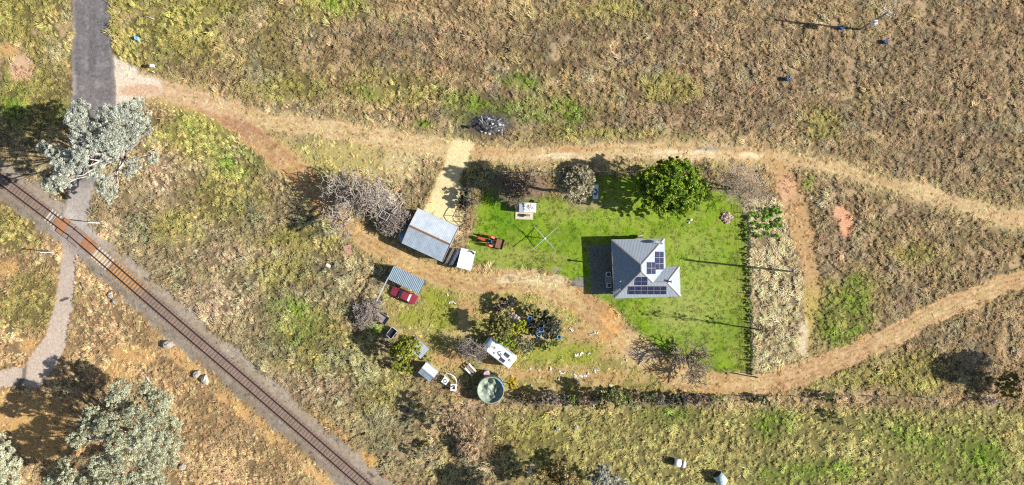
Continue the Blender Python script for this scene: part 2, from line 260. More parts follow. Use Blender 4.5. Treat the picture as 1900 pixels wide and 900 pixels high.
def mat_attr(name, attr, kind, rough, trans=0., spec=.2, fine=True):
    m, n, l, b = nt(name)
    a = n.new("ShaderNodeAttribute"); a.attribute_name = attr; a.attribute_type = kind; out = a.outputs["Color"]
    if fine:
        tc = n.new("ShaderNodeTexCoord"); h = None
        for sc, lo, hi in ((1.9, .80, 1.22), (6.5, .78, 1.24)):
            nz = n.new("ShaderNodeTexNoise"); nz.inputs["Scale"].default_value = sc; nz.inputs["Detail"].default_value = 5; nz.inputs["Roughness"].default_value = .7; l.new(tc.outputs["Object"], nz.inputs["Vector"])
            mr = n.new("ShaderNodeMapRange"); mr.inputs[1].default_value = .32; mr.inputs[2].default_value = .68; mr.inputs[3].default_value = lo; mr.inputs[4].default_value = hi; l.new(nz.outputs[0], mr.inputs[0])
            vm = n.new("ShaderNodeVectorMath"); vm.operation = 'SCALE'; l.new(out, vm.inputs[0]); l.new(mr.outputs[0], vm.inputs["Scale"]); out = vm.outputs[0]; h = nz
        bp = n.new("ShaderNodeBump"); bp.inputs["Strength"].default_value = .55; bp.inputs["Distance"].default_value = .12; l.new(h.outputs[0], bp.inputs["Height"]); l.new(bp.outputs[0], b.inputs["Normal"])
    l.new(out, b.inputs["Base Color"]); b.inputs["Roughness"].default_value = rough; b.inputs["Specular IOR Level"].default_value = spec
    if trans:
        t = n.new("ShaderNodeBsdfTranslucent"); l.new(out, t.inputs[0]); mx = n.new("ShaderNodeMixShader"); mx.inputs[0].default_value = trans
        l.new(b.outputs[0], mx.inputs[1]); l.new(t.outputs[0], mx.inputs[2]); l.new(mx.outputs[0], n["Material Output"].inputs[0])
    return m
M = {}
M['ground'] = mat_attr('soil_and_turf', 'Col', 'GEOMETRY', .95, 0, .12)
M['tuft'] = mat_attr('grass_blades', 'tint', 'INSTANCER', .75, .25, .15, False)
M['leaf'] = mat_attr('leaves', 'Col', 'GEOMETRY', .5, .22, .35, False)
M['roof_x'] = mat_ribs('roof_iron_ns', (.30, .35, .41), 0, .25); M['roof_y'] = mat_ribs('roof_iron_ew', (.275, .33, .395), 1, .25)
M['capping'] = mat('ridge_capping', (.36, .34, .33), .5, .2, .1, 2, 0, .5)
M['iron'] = mat('galvanised_iron', (.60, .67, .74), .45, .25, .10, 1.2, 0, .5, (.36, .36, .37), .45, .7)
M['iron_b'] = mat('mid_blue_grey_iron', (.46, .54, .62), .5, .25, .14, 1.5, 0, .5, (.29, .30, .32), .5, .9)  # darker than the galvanised iron; walls and south-west roof slopes
M['iron_c'] = mat('dull_blue_grey_iron', (.25, .33, .39), .6, .1, .15, 1.5, 0, .4, (.19, .22, .24), .5, .9)
M['rust'] = mat('rusty_steel', (.26, .135, .07), .8, .2, .4, 5, .3, .3, (.12, .06, .035), .6, 3)
M['rustlight'] = mat('rusty_red_sheet', (.46, .27, .20), .75, .1, .25, 4, .2, .3, (.3, .14, .08), .6, 3)
M['white'] = mat('white_paint', (.78, .79, .80), .45, 0, .05, 4, 0, .5, (.55, .54, .5), .4, 2)
M['cream'] = mat('cream_weatherboard', (.62, .58, .48), .7, 0, .08, 3)
M['timber'] = mat('grey_timber', (.27, .235, .20), .85, 0, .3, 6, .3)
M['paletimber'] = mat('pale_timber', (.56, .49, .40), .85, 0, .25, 6, .3)
M['post'] = mat('weathered_post', (.30, .27, .24), .85, 0, .3, 8, .3)
M['dark'] = mat('dark_steel', (.035, .035, .04), .5, .3, .3, 5)
M['black'] = mat('black_rubber', (.018, .018, .02), .85, 0, .3, 6)
M['steel'] = mat('grey_steel', (.36, .37, .38), .4, .6, .15, 6)
M['glass'] = mat('dark_glass', (.02, .03, .045), .08, 0, .1, 2, 0, .8)
M['skyglass'] = mat('pale_sky_glass', (.55, .57, .58), .15, .2, .1, 3, 0, .8)  # pale glass, bright sky reflection put into colour; also used on plain pale fittings
M['maroon'] = mat('faded_maroon_paint', (.28, .035, .055), .38, .1, .12, 3, 0, .55, (.34, .12, .12), .45, 1.6)
M['cell'] = mat('solar_cells', (.018, .028, .075), .55, 0, .25, 2, 0, .04, (.10, .06, .04), .35, 1.0)
M['panel_frame'] = mat('panel_frame', (.22, .22, .24), .6, 0, .1, 5, 0, .2)
M['alu'] = mat('aluminium', (.50, .51, .53), .5, .2, .08, 5)
M['orange'] = mat('faded_orange_paint', (.55, .11, .05), .5, .1, .2, 4, 0, .5, (.25, .07, .04), .5, 3)
M['blue'] = mat('blue_plastic', (.03, .11, .34), .4, 0, .15, 3, 0, .5)
M['paleblue'] = mat('pale_blue_plastic', (.22, .45, .78), .45, 0, .12, 3)
M['seatblue'] = mat('blue_canvas', (.05, .13, .42), .7, 0, .25, 5)
M['caravan'] = mat('caravan_skin', (.80, .80, .79), .4, 0, .04, 2, 0, .5, (.6, .58, .54), .3, 1.5)
M['caravan_blue'] = mat('awning_and_shade_blue', (.27, .40, .50), .65, 0, .12, 3)  # awning canvas colour, doubling as painted tree shade on the nose
M['concrete'] = mat('concrete', (.42, .40, .37), .9, 0, .15, 3, .15)
M['tan'] = mat('sandy_slab', (.60, .51, .37), .9, 0, .18, 3, .15)
M['tank'] = mat('pale_green_concrete', (.26, .32, .26), .75, 0, .12, 2, .1, .3, (.25, .30, .24), .5, 1.5)
M['liner'] = mat('green_stained_liner', (.34, .39, .31), .6, 0, .35, 2.2, .8, .4, (.11, .18, .09), .9, .8)
M['sheet'] = mat('white_plastic_sheet', (.78, .77, .74), .5, 0, .1, 3, .2, .4)
M['rock'] = mat('pale_rock', (.40, .365, .32), .9, 0, .3, 3, .5, .3, (.25, .2, .15), .6, 2)
M['brickred'] = mat('brick_rubble', (.45, .33, .28), .9, 0, .4, 4, .4)
M['ash'] = mat('ash_and_charcoal', (.06, .058, .06), .95, 0, .6, 4, .8, .1, (.38, .37, .37), .75, 2.2)
M['char'] = mat('charred_wood', (.03, .028, .028), .9, 0, .4, 6, .4)
M['paleash'] = mat('pale_ash', (.55, .54, .54), .9, 0, .3, 4, .4)
M['sleeper'] = mat('brown_sleeper', (.215, .15, .12), .9, 0, .35, 6, .3)
M['palesleeper'] = mat('bleached_sleeper', (.56, .52, .46), .9, 0, .2, 6, .3)
M['rail'] = mat('dark_rail', (.055, .045, .045), .5, .4, .2, 4)
M['deck'] = mat('rusty_crossing_deck', (.40, .19, .095), .8, .1, .25, 2.5, .2, .3, (.27, .17, .135), .6, 1.2)
M['deck_mid'] = mat('dusty_crossing_deck', (.30, .225, .195), .85, .05, .25, 2.5, .2, .3, (.38, .2, .11), .5, 1.2)
M['bark_pale'] = mat('pale_gum_bark', (.52, .47, .41), .8, 0, .25, 3, .3)
M['bark_grey'] = mat('grey_bark', (.33, .28, .24), .9, 0, .3, 5, .4)
M['bark_twig'] = mat('pale_twig_bark', (.42, .36, .30), .9, 0, .3, 5, .2)
M['bark_light'] = mat('dusty_twig_bark', (.56, .46, .36), .9, 0, .25, 5, .2)
M['bark_dark2'] = mat('brown_bark', (.26, .205, .15), .9, 0, .3, 5, .2)
M['bark_dark'] = mat('dark_bark', (.10, .08, .065), .9, 0, .3, 5, .4)
M['pinkwhite'] = mat('pink_drum', (.62, .36, .38), .6, 0, .2, 3)

# ------------------------------------------------------------------ mesh builder
class MB:
    def __init__(s): s.v = []; s.f = []
    def add(s, vs, fs):
        o = len(s.v); s.v += [tuple(v) for v in vs]; s.f += [tuple(i+o for i in f) for f in fs]; return s
    def box(s, c, d, rz=0., rx=0., ry=0., taper=1.):
        m = Matrix.Rotation(rz, 3, 'Z') @ Matrix.Rotation(ry, 3, 'Y') @ Matrix.Rotation(rx, 3, 'X')
        vs = []
        for z in (-.5, .5):
            k = 1 if z < 0 else taper
            for x, y in ((-.5, -.5), (.5, -.5), (.5, .5), (-.5, .5)): vs.append(Vector(c) + m @ Vector((x*d[0]*k, y*d[1]*k, z*d[2])))
        return s.add(vs, [(3, 2, 1, 0), (4, 5, 6, 7), (0, 1, 5, 4), (1, 2, 6, 5), (2, 3, 7, 6), (3, 0, 4, 7)])
    def prism(s, poly, z0, z1):
        n = len(poly); vs = [(p[0], p[1], z0) for p in poly] + [(p[0], p[1], z1) for p in poly]
        return s.add(vs, [tuple(range(n-1, -1, -1)), tuple(range(n, 2*n))] + [(i, (i+1) % n, n+(i+1) % n, n+i) for i in range(n)])
    def tube(s, pts, rad, n=6, cap=True):
        pts = [Vector(p) for p in pts]; k = len(pts)
        if not hasattr(rad, '__len__'): rad = [rad]*k
        vs = []
        for i, p in enumerate(pts):
            t = (pts[min(i+1, k-1)]-pts[max(i-1, 0)]); t = t.normalized() if t.length > 1e-6 else Vector((0, 0, 1))
            u = t.cross(Vector((0, 0, 1))) if abs(t.z) < .95 else t.cross(Vector((1, 0, 0))); u.normalize(); w = t.cross(u)
            for j in range(n):
                a = 2*math.pi*j/n; vs.append(p + (u*math.cos(a)+w*math.sin(a))*rad[i])
        fs = [(i*n+j, i*n+(j+1) % n, (i+1)*n+(j+1) % n, (i+1)*n+j) for i in range(k-1) for j in range(n)]
        if cap: fs += [tuple(range(n-1, -1, -1)), tuple((k-1)*n+j for j in range(n))]
        return s.add(vs, fs)
    def lathe(s, prof, n=20, c=(0, 0, 0)):
        vs = []; k = len(prof)
        for r, z in prof:
            for j in range(n): a = 2*math.pi*j/n; vs.append((c[0]+r*math.cos(a), c[1]+r*math.sin(a), c[2]+z))
        return s.add(vs, [(i*n+j, i*n+(j+1) % n, (i+1)*n+(j+1) % n, (i+1)*n+j) for i in range(k-1) for j in range(n)])
    def loft(s, secs):
        n = len(secs[0]); vs = [v for q in secs for v in q]
        fs = [(i*n+j, i*n+(j+1) % n, (i+1)*n+(j+1) % n, (i+1)*n+j) for i in range(len(secs)-1) for j in range(n)]
        return s.add(vs, fs + [tuple(range(n-1, -1, -1)), tuple((len(secs)-1)*n+j for j in range(n))])
    def build(s, name, m, parent=None, smooth=False, loc=None, rz=0):
        off = Vector((0, 0, 0))
        me = bpy.data.meshes.new(name); me.from_pydata(s.v, [], s.f); me.materials.append(m)
        if smooth: me.polygons.foreach_set('use_smooth', [True]*len(me.polygons))
        me.update(); o = bpy.data.objects.new(name, me); COL.objects.link(o)
        if parent: o.parent = parent
        if loc is not None: o.location = loc; o.rotation_euler = (0, 0, rz)
        return o
def tag(o, label=None, cat=None, group=None, kind=None):
    if label: o['label'] = label
    if cat: o['category'] = cat
    if group: o['group'] = group
    if kind: o['kind'] = kind
    return o
def thing(name, label, cat, px, py, rz=0., group=None, z=0.):
    o = bpy.data.objects.new(name, None); COL.objects.link(o); o.location = P(px, py, 0) + Vector((0, 0, z)); o.rotation_euler = (0, 0, rz); o.empty_display_size = .3
    return tag(o, label, cat, group)
def np_mesh(name, v, f, m, colors=None, parent=None, smooth=False):
    v = np.asarray(v, np.float32); f = np.asarray(f, np.int32); k = f.shape[1]
    me = bpy.data.meshes.new(name); me.vertices.add(len(v)); me.vertices.foreach_set('co', v.ravel())
    me.loops.add(f.size); me.loops.foreach_set('vertex_index', f.ravel()); me.polygons.add(len(f)); me.polygons.foreach_set('loop_start', np.arange(0, f.size, k, dtype=np.int32))
    if smooth: me.polygons.foreach_set('use_smooth', np.ones(len(f), bool))
    me.update(calc_edges=True)
    if colors is not None:
        a = me.color_attributes.new('Col', 'FLOAT_COLOR', 'POINT'); c4 = np.ones((len(v), 4), np.float32); c4[:, :3] = colors; a.data.foreach_set('color', c4.ravel())
    me.materials.append(m); o = bpy.data.objects.new(name, me); COL.objects.link(o)
    if parent: o.parent = parent
    return o

# ------------------------------------------------------------------ the ground, cut into its surfaces
def axis(lo, hi, step, far):
    a = list(np.arange(lo, hi+step/2, step)); g = step*2; l = [a[0]]
    left = []; v = lo
    while v > -far: v -= g; g *= 1.35; left.append(v)
    right = []; v = hi; g = step*2
    while v < far: v += g; g *= 1.35; right.append(v)
    return np.array(left[::-1] + a + right)
gx = axis(-100, 100, .25, 900); gy = axis(-52, 52, .25, 900)
X, Y = np.meshgrid(gx, gy); nx, ny = len(gx), len(gy)
fxp = X.ravel()*PPM+950; fyp = 450-Y.ravel()*PPM
C, T, D, Ht, K, Z = ground(fxp, fyp)
far = (np.abs(X.ravel()) > 104) | (np.abs(Y.ravel()) > 58)
Z = np.where(far, Z*.2-.02, Z)
V = np.column_stack([X.ravel(), Y.ravel(), Z])
ii, jj = np.meshgrid(np.arange(nx-1), np.arange(ny-1)); a0 = (jj*nx+ii).ravel()
F = np.column_stack([a0, a0+1, a0+1+nx, a0+nx]); FK = K[a0]
for k, nm in enumerate(['ground', 'lawn', 'dirt_track', 'farm_track', 'side_track', 'gravel_pad', 'ballast_bed', 'road']):
    f = F[FK == k]; u, inv = np.unique(f, return_inverse=True)
    o = np_mesh(nm, V[u], inv.reshape(-1, 4), M['ground'], C[u], None, True); tag(o, kind='structure')

# ------------------------------------------------------------------ grass (uncountable): tufts scattered by geometry nodes
def tuft(name, blades, spread, w, flop, seed):
    r = np.random.default_rng(seed); v = []; f = []
    for b in range(blades):
        a = r.normal(0, 1.0); bx, by = r.normal(0, spread*.45, 2); h = r.uniform(.6, 1.1); lean = r.uniform(.3, 1)*flop
        dx, dy = math.cos(a), math.sin(a); px, py = -dy*w*.5, dx*w*.5; o = len(v)
        v += [(bx-px, by-py, -.1), (bx+px, by+py, -.1), (bx+dx*lean*.4-px*.8, by+dy*lean*.4-py*.8, h*.7), (bx+dx*lean*.4+px*.8, by+dy*lean*.4+py*.8, h*.7), (bx+dx*lean, by+dy*lean, h*(.95-.3*flop*.5))]
        f += [(o, o+1, o+3, o+2), (o+2, o+3, o+4)]
    me = bpy.data.meshes.new(name); me.from_pydata(v, [], f); me.materials.append(M['tuft']); return bpy.data.objects.new(name, me)
def scatter(name, label, pts, scl, hgt, tint, protos):
    c = bpy.data.collections.new(name+'_blades'); [c.objects.link(p) for p in protos]
    n = len(pts); me = bpy.data.meshes.new(name); me.vertices.add(n); me.vertices.foreach_set('co', np.asarray(pts, np.float32).ravel())
    a = me.attributes.new('scl', 'FLOAT_VECTOR', 'POINT'); a.data.foreach_set('vector', np.column_stack([scl, scl, hgt]).astype(np.float32).ravel())
    a = me.attributes.new('rotv', 'FLOAT_VECTOR', 'POINT'); rr = np.zeros((n, 3), np.float32); pp = np.asarray(pts)*PPM; rr[:, 2] = 14*fbm(pp[:, 0], pp[:, 1], 120, 3, 47)+rng.normal(0, .6, n); a.data.foreach_set('vector', rr.ravel())
    a = me.attributes.new('tint', 'FLOAT_COLOR', 'POINT'); c4 = np.ones((n, 4), np.float32); c4[:, :3] = tint; a.data.foreach_set('color', c4.ravel())
    me.update(); o = bpy.data.objects.new(name, me); COL.objects.link(o); tag(o, label, 'grass', None, 'stuff')
    g = bpy.data.node_groups.new(name, 'GeometryNodeTree'); g.interface.new_socket('Geometry', in_out='INPUT', socket_type='NodeSocketGeometry'); g.interface.new_socket('Geometry', in_out='OUTPUT', socket_type='NodeSocketGeometry')
    N, L = g.nodes, g.links; gi = N.new('NodeGroupInput'); go = N.new('NodeGroupOutput'); ip = N.new('GeometryNodeInstanceOnPoints'); ci = N.new('GeometryNodeCollectionInfo')
    ci.inputs['Collection'].default_value = c; ci.inputs['Separate Children'].default_value = True; ci.inputs['Reset Children'].default_value = True; ip.inputs['Pick Instance'].default_value = True
    def at(nm, ty): q = N.new('GeometryNodeInputNamedAttribute'); q.data_type = ty; q.inputs['Name'].default_value = nm; return q.outputs[0]
    L.new(gi.outputs[0], ip.inputs['Points']); L.new(ci.outputs[0], ip.inputs['Instance']); L.new(at('scl', 'FLOAT_VECTOR'), ip.inputs['Scale']); L.new(at('rotv', 'FLOAT_VECTOR'), ip.inputs['Rotation']); L.new(ip.outputs[0], go.inputs[0])
    md = o.modifiers.new('tufts', 'NODES'); md.node_group = g; return o
n = 250000
sx = rng.uniform(-110, 2010, n); sy = rng.uniform(-110, 1010, n)
cC, cT, cD, cH, cK, cZ = ground(sx, sy)
clump = fbm(sx, sy, 7, 3, 40)
keep = rng.uniform(0, 1, n) < cD*.85*sstep(.34, .56, clump)
sx, sy, cT, cD, cH, cK, cZ, clump = sx[keep], sy[keep], cT[keep], cD[keep], cH[keep], cK[keep], cZ[keep], clump[keep]
wp = np.column_stack([(sx-950)/PPM, (450-sy)/PPM, cZ])
bri = rng.normal(1.36, .30, len(sx)).clip(.6, 2.3)*np.where(cK == 1, .72, 1.0)*(.72+.5*clump); tint = (cT*bri[:, None]).clip(.02, .9)
tint *= 1+rng.normal(0, .05, tint.shape)
hh = cH*rng.uniform(.6, 1.5, len(sx)); big = np.where(rng.uniform(0, 1, len(sx)) < .07, 1.9, 1.0)*(.50+1.0*fbm(sx, sy, 40, 4, 44)); sc = .82*(.34+.5*cH)*rng.uniform(.6, 1.45, len(sx))*big; hh = hh*(.5+.5*big)
lawn = cK == 1; strw = (sd_poly(sx, sy, STRAW) < 0) & ~lawn; pas = ~lawn & ~strw
scatter('pasture_grass', 'tussocky dry pasture grass over the paddocks', wp[pas], sc[pas], hh[pas], tint[pas], [tuft('pasture_blade', 24, .62, .12, 1.15, s) for s in (1, 2, 3)])
scatter('lawn_grass', 'short bright green mown lawn grass round the house', wp[lawn], sc[lawn]*1.0, hh[lawn], tint[lawn], [tuft('lawn_blade', 18, .8, .12, .7, s) for s in (4, 5)])
scatter('straw_grass', 'bleached straw coloured long grass beside the fence', wp[strw], sc[strw]*.95, hh[strw], tint[strw], [tuft('straw_blade', 16, .7, .15, 1.3, s) for s in (6, 7)])

# ------------------------------------------------------------------ railway
def along(pts, step):
    p = [P(q[0], q[1]) for q in pts]; out = []; acc = 0.; nxt = 0.
    for a, b in zip(p[:-1], p[1:]):
        L = (b-a).length; d = (b-a)/L
        while nxt <= acc+L: out.append((a+d*(nxt-acc), math.atan2(d.y, d.x))); nxt += step
        acc += L
    return out
rt = thing('railway_track', 'single railway line with dark rails on brown sleepers and grey ballast', 'railway', 330, 599)
O = rt.location
def rail_off(off, z):
    out = []
    for q, a in along(RAIL, 1.5): out.append(Vector((q.x-math.sin(a)*off, q.y+math.cos(a)*off, z))-O)
    return out
for s in (-1, 1):
    pts = rail_off(s*.75, .47); b = MB(); secs = []
    for q, (w, a) in zip(pts, along(RAIL, 1.5)):
        nn = Vector((-math.sin(a), math.cos(a), 0)); secs.append([q+nn*.06+Vector((0, 0, -.15)), q-nn*.06+Vector((0, 0, -.15)), q-nn*.045, q+nn*.045])
    b.loft(secs).build('rail', M['rail'], rt)
sl = MB().box((0, 0, 0), (.24, 2.45, .16)); sme = None
for i, (q, a) in enumerate(along(RAIL, .62)):
    px, py = q.x*PPM+950, 450-q.y*PPM
    if not (-60 < px < 760 and py < 960): continue
    pale = (90 < px < 118) or (176 < px < 205) 
    if 112 < px < 176: continue
    if sme is None: o = sl.build('sleeper', M['sleeper'], rt); sme = o.data; sme2 = sme.copy(); sme2.materials[0] = M['palesleeper']
    else: o = bpy.data.objects.new('sleeper', sme2 if pale else sme); COL.objects.link(o); o.parent = rt
    o.location = Vector((q.x, q.y, .232))-O; o.rotation_euler = (0, 0, a+random.uniform(-.03, .03))
lc = thing('level_crossing', 'rust coloured level crossing deck laid between the rails', 'level crossing', 146, 440)
for i, (q, a) in enumerate([t for t in along(RAIL, 1.22) if 108 < t[0].x*PPM+950 < 178]):
    for off, w in ((0, 1.3), (1.15, .55), (-1.15, .55)):
        if off and (i < 1 or (off < 0 and i > 4)): continue
        b = MB().box((0, 0, 0), (1.19, w, .12)); b.build('deck_panel', M['deck_mid' if 2 <= i <= 4 else 'deck'], lc, loc=Vector((q.x-math.sin(a)*off, q.y+math.cos(a)*off, .385))-lc.location, rz=a)
def cross_sign(px, py, h, label):
    t = thing('crossing_sign', label, 'sign', px, py, group=None)
    MB().tube([(0, 0, -.2), (0, 0, h)], .075, 10).build('post', M['white'], t)
    for s in (-1, 1): MB().box((0, .07, h-.35), (1.25, .02, .18), ry=s*R(40)).build('crossbuck_board', M['white'], t)
    pts = [(.3*math.cos(math.pi/8+k*math.pi/4), .3*math.sin(math.pi/8+k*math.pi/4)) for k in range(8)]
    b = MB().prism(pts, 0, .02); b.v = [(x, .09-z, h-1.15+y) for x, y, z in b.v]; b.build('stop_plate', mat('sign_red', (.5, .03, .03), .5), t)
cross_sign(187, 414, 3.5, 'white level crossing sign post beside the grey ballast shoulder and asphalt road')
cross_sign(100, 468, 3.5, 'white level crossing sign post in dry grass beside the worn grey road')

# ------------------------------------------------------------------ foliage
def leaf_mesh(name, lobes, col, parent, org, leaf=.2, clumps=14., per=34, var=.2, hollow=.45, seed=1, yellow=None, ycut=.75, asp=.55):
    r = np.random.default_rng(seed); cs = []; cr = []
    for (c, rad, sq) in lobes:
        k = max(4, int(clumps*rad*rad*1.1)); u = r.normal(size=(k, 3)); u /= np.linalg.norm(u, axis=1)[:, None]; u[:, 2] = np.abs(u[:, 2])*r.choice([1, 1, 1, -.6], k)
        rr = rad*(hollow+(1.06-hollow)*r.random(k)**.6); pt = np.array(c)-np.array(org) + u*rr[:, None]*np.array([1, 1, sq]); cs.append(pt); cr.append(np.clip(rad*r.uniform(.13, .27, k), .12, .62))
    cs = np.vstack(cs); cr = np.concatenate(cr); n = len(cs)
    pk = np.repeat(cs, per, 0); d = r.normal(size=(n*per, 3)); d /= np.linalg.norm(d, axis=1)[:, None]
    pk = pk + d*(np.repeat(cr, per)*r.random(n*per)**.45)[:, None]*np.array([1, 1, .75])
    q = r.normal(size=(n*per, 3)); q[:, 2] *= .5; q /= np.linalg.norm(q, axis=1)[:, None]
    w = np.cross(q, r.normal(size=(n*per, 3))); w /= np.linalg.norm(w, axis=1)[:, None]
    s = leaf*r.uniform(.6, 1.35, n*per)[:, None]; q = q*s; w = w*s*asp
    v = np.stack([pk-q, pk-w, pk+q, pk+w], 1).reshape(-1, 3); f = np.arange(n*per*4).reshape(-1, 4)
    cc = np.tile(np.array(col)*1.22, (n, 1))*r.uniform(1-var, 1+var, n)[:, None]
    if yellow is not None: k = r.random(n) > ycut; cc[k] = np.array(yellow)*r.uniform(.8, 1.2, k.sum())[:, None]
    cc = np.repeat(cc, per, 0)*r.uniform(.8, 1.22, n*per)[:, None]
    v[:, 2] = np.maximum(v[:, 2], .02)
    return np_mesh(name, v, f, M['leaf'], np.repeat(cc, 4, 0).clip(.005, .85), parent)
def crooked(a, b, k, amp, rnd):
    a = Vector(a); b = Vector(b); out = [a]
    for i in range(1, k): t = i/k; out.append(a.lerp(b, t)+Vector((rnd.uniform(-1, 1), rnd.uniform(-1, 1), rnd.uniform(-.5, 1)))*amp*math.sin(t*math.pi))
    return out+[b]
def tree(name, label, cat, bpx, bpy_, lobes, col, bark='bark_grey', tr=.22, group=None, seed=1, limbs=True, **kw):
    """lobes: (seen px, seen py, z, radius m[, squash])"""
    t = thing(name, label, cat, bpx, bpy_, 0, group); org = t.location; rnd = random.Random(seed)
    L = [(P(q[0], q[1], q[2]), q[3], q[4] if len(q) > 4 else .75) for q in lobes]
    ctr = sum((l[0] for l in L), Vector())/len(L); top = min(l[0].z for l in L)
    fork = Vector(((ctr.x-org.x)*.25, (ctr.y-org.y)*.25, max(.25, min(top*.55, ctr.z*.4))))
    MB().tube([(0, 0, -.15)]+crooked((0, 0, .05), fork, 3, tr*.7, rnd), [tr*1.35, tr*1.2, tr*1.05, tr*.95, tr*.85], 8).build('trunk', M[bark], t, True)
    b = MB()
    if limbs:
        for c, rad, sq in L:
            e = c-org-Vector((0, 0, rad*.25)); k = crooked(fork, e, 5, min(.5, .06*(e-fork).length+.05), rnd); r0 = tr*.55
            b.tube(k, [r0*(1-.16*i) for i in range(6)], 5)
            for j in range(3):
                s = k[rnd.choice((3, 4))]; u = Vector((rnd.uniform(-1, 1), rnd.uniform(-1, 1), rnd.uniform(-.1, .8)))*rad*.95
                b.tube(crooked(s, e+u, 3, .08, rnd), [r0*.34, r0*.26, r0*.18, r0*.08], 4)
        b.build('limbs', M[bark], t, True)
    leaf_mesh('crown', L, col, t, org, seed=seed, **kw)
    return t
def bare_tree(name, label, cat, bpx, bpy_, h, rad, bark='bark_grey', tr=.16, levels=5, kids=3, spread=.75, seed=1, group=None, lean=(0, 0), twig=.026, stems=1, first=.28):
    t = thing(name, label, cat, bpx, bpy_, 0, group); rnd = random.Random(seed); tk = MB(); tw = MB()
    def grow(p, d, L, r, lv, acc):
        pts = [p]; q = p; dd = d.copy()
        for i in range(3):
            dd = (dd+Vector((rnd.uniform(-1, 1), rnd.uniform(-1, 1), rnd.uniform(-.5, .7)))*.22).normalized(); q = q+dd*L/3; q.z = max(q.z, .05); pts.append(q)
        acc.tube(pts, [r, r*.87, r*.74, max(r*.6, twig*.5)], 5 if r > .05 else 3, False)
        if lv <= 0: return
        for k in range(kids+(1 if lv > 2 and rnd.random() < .5 else 0)):
            s = pts[rnd.choice((2, 3, 3))]; az = rnd.uniform(0, 6.283); el = Vector((math.cos(az), math.sin(az), rnd.uniform(-.25, .55)))
            grow(s, (dd*(1-spread*.5)+el*spread).normalized(), L*rnd.uniform(.62, .86), max(twig, r*.58), lv-1, tw)
    k = sum(.72**i for i in range(levels+1)); base = max(h, rad)
    for s in range(stems):
        d = Vector((lean[0]+rnd.uniform(-.5, .5)*(stems > 1), lean[1]+rnd.uniform(-.5, .5)*(stems > 1), 1)).normalized()
        grow(Vector((rnd.uniform(-.2, .2)*(stems > 1), rnd.uniform(-.2, .2)*(stems > 1), -.1)), d, base*first, tr, levels, tk)
    # scale the twig cloud to the asked height and spread
    mx = max(max(abs(v[0]), abs(v[1])) for v in tw.v); mz = max(v[2] for v in tw.v); sx, sz = rad*1.15/mx, h/mz
    for m_ in (tk, tw): m_.v = [(v[0]*sx, v[1]*sx, v[2]*sz) for v in m_.v]
    tk.build('trunk', M[bark], t, True); tw.build('branches', M[bark], t, True); return t

SAGE = (.42, .44, .37); SAGE2 = (.42, .435, .305)
gl = [(152, 198, 15, 1.3), (140, 220, 15, 1.7), (162, 236, 14, 1.5), (195, 212, 15, 1.4), (192, 238, 14, 1.7), (216, 224, 15, 1.9), (240, 205, 14, 1.7), (255, 190, 13, 1.1), (258, 218, 13, 1.8), (268, 237, 12, 1.4), (244, 246, 13, 1.8), (152, 257, 15, 1.7), (176, 264, 16, 1.6), (203, 262, 16, 1.9), (231, 267, 14, 1.4), (82, 273, 13, 1.2), (101, 282, 14, 1.4), (122, 300, 15, 1.9), (112, 323, 13, 1.6), (136, 312, 14, 1.5), (94, 344, 10, 1.4), (118, 342, 10, 1.1), (150, 288, 16, 1.7), (205, 290, 15, 1.3), (178, 318, 12, 1.4), (252, 303, 9, 1.2), (284, 292, 8, 1.1), (240, 320, 8, 1.1), (196, 338, 9, 1.2), (203, 366, 7, 1.2), (190, 352, 8, 1.0), (212, 350, 7, .8)]
tree('gum_tree', 'tall silvery gum tree with pale limbs leaning over the asphalt road', 'tree', 247, 299, gl, SAGE, 'bark_pale', .42, 'large silvery gum trees', 3, leaf=.125, clumps=20, per=58, var=.32, asp=.42)
gl = [(225, 722, 10, 1.7), (212, 745, 10, 1.5), (272, 728, 10, 1.6), (298, 746, 10, 1.8), (245, 752, 9, 1.4), (172, 772, 11, 1.7), (200, 790, 12, 2.0), (250, 770, 11, 1.8), (290, 776, 11, 1.9), (318, 790, 9, 1.7), (143, 816, 11, 1.5), (165, 800, 12, 1.3), (214, 822, 13, 1.6), (262, 815, 12, 2.1), (302, 822, 10, 1.9), (325, 820, 9, 1.3), (118, 860, 9, 1.2), (188, 862, 11, 1.9), (232, 850, 12, 1.9), (280, 858, 11, 2.0), (318, 850, 9, 1.5), (128, 888, 10, 1.7), (160, 900, 10, 1.8), (205, 895, 11, 2.0), (250, 893, 11, 1.9), (290, 895, 9, 1.8), (95, 893, 9, 1.4), (225, 935, 10, 2.2), (280, 935, 9, 2.)]
tree('gum_tree', 'broad sage green gum tree between the worn road and railway', 'tree', 292, 806, gl, SAGE2, 'bark_pale', .40, 'large silvery gum trees', 5, leaf=.13, clumps=20, per=58, var=.3, asp=.42, yellow=(.30, .25, .13), ycut=.9)
gl = [(8, 838, 9, 1.7), (25, 862, 9, 1.4), (-5, 868, 10, 1.9), (18, 888, 9, 1.6), (-30, 845, 10, 2.0), (-10, 905, 9, 1.9), (2, 812, 8, .9), (-45, 885, 10, 2.1)]
tree('gum_tree', 'pale gum tree with a bare white branch over orange soil', 'tree', 20, 840, gl, (.52, .53, .38), 'bark_pale', .3, 'large silvery gum trees', 8, leaf=.13, clumps=20, per=58, var=.3, asp=.42)
b = MB(); rnd = random.Random(4)
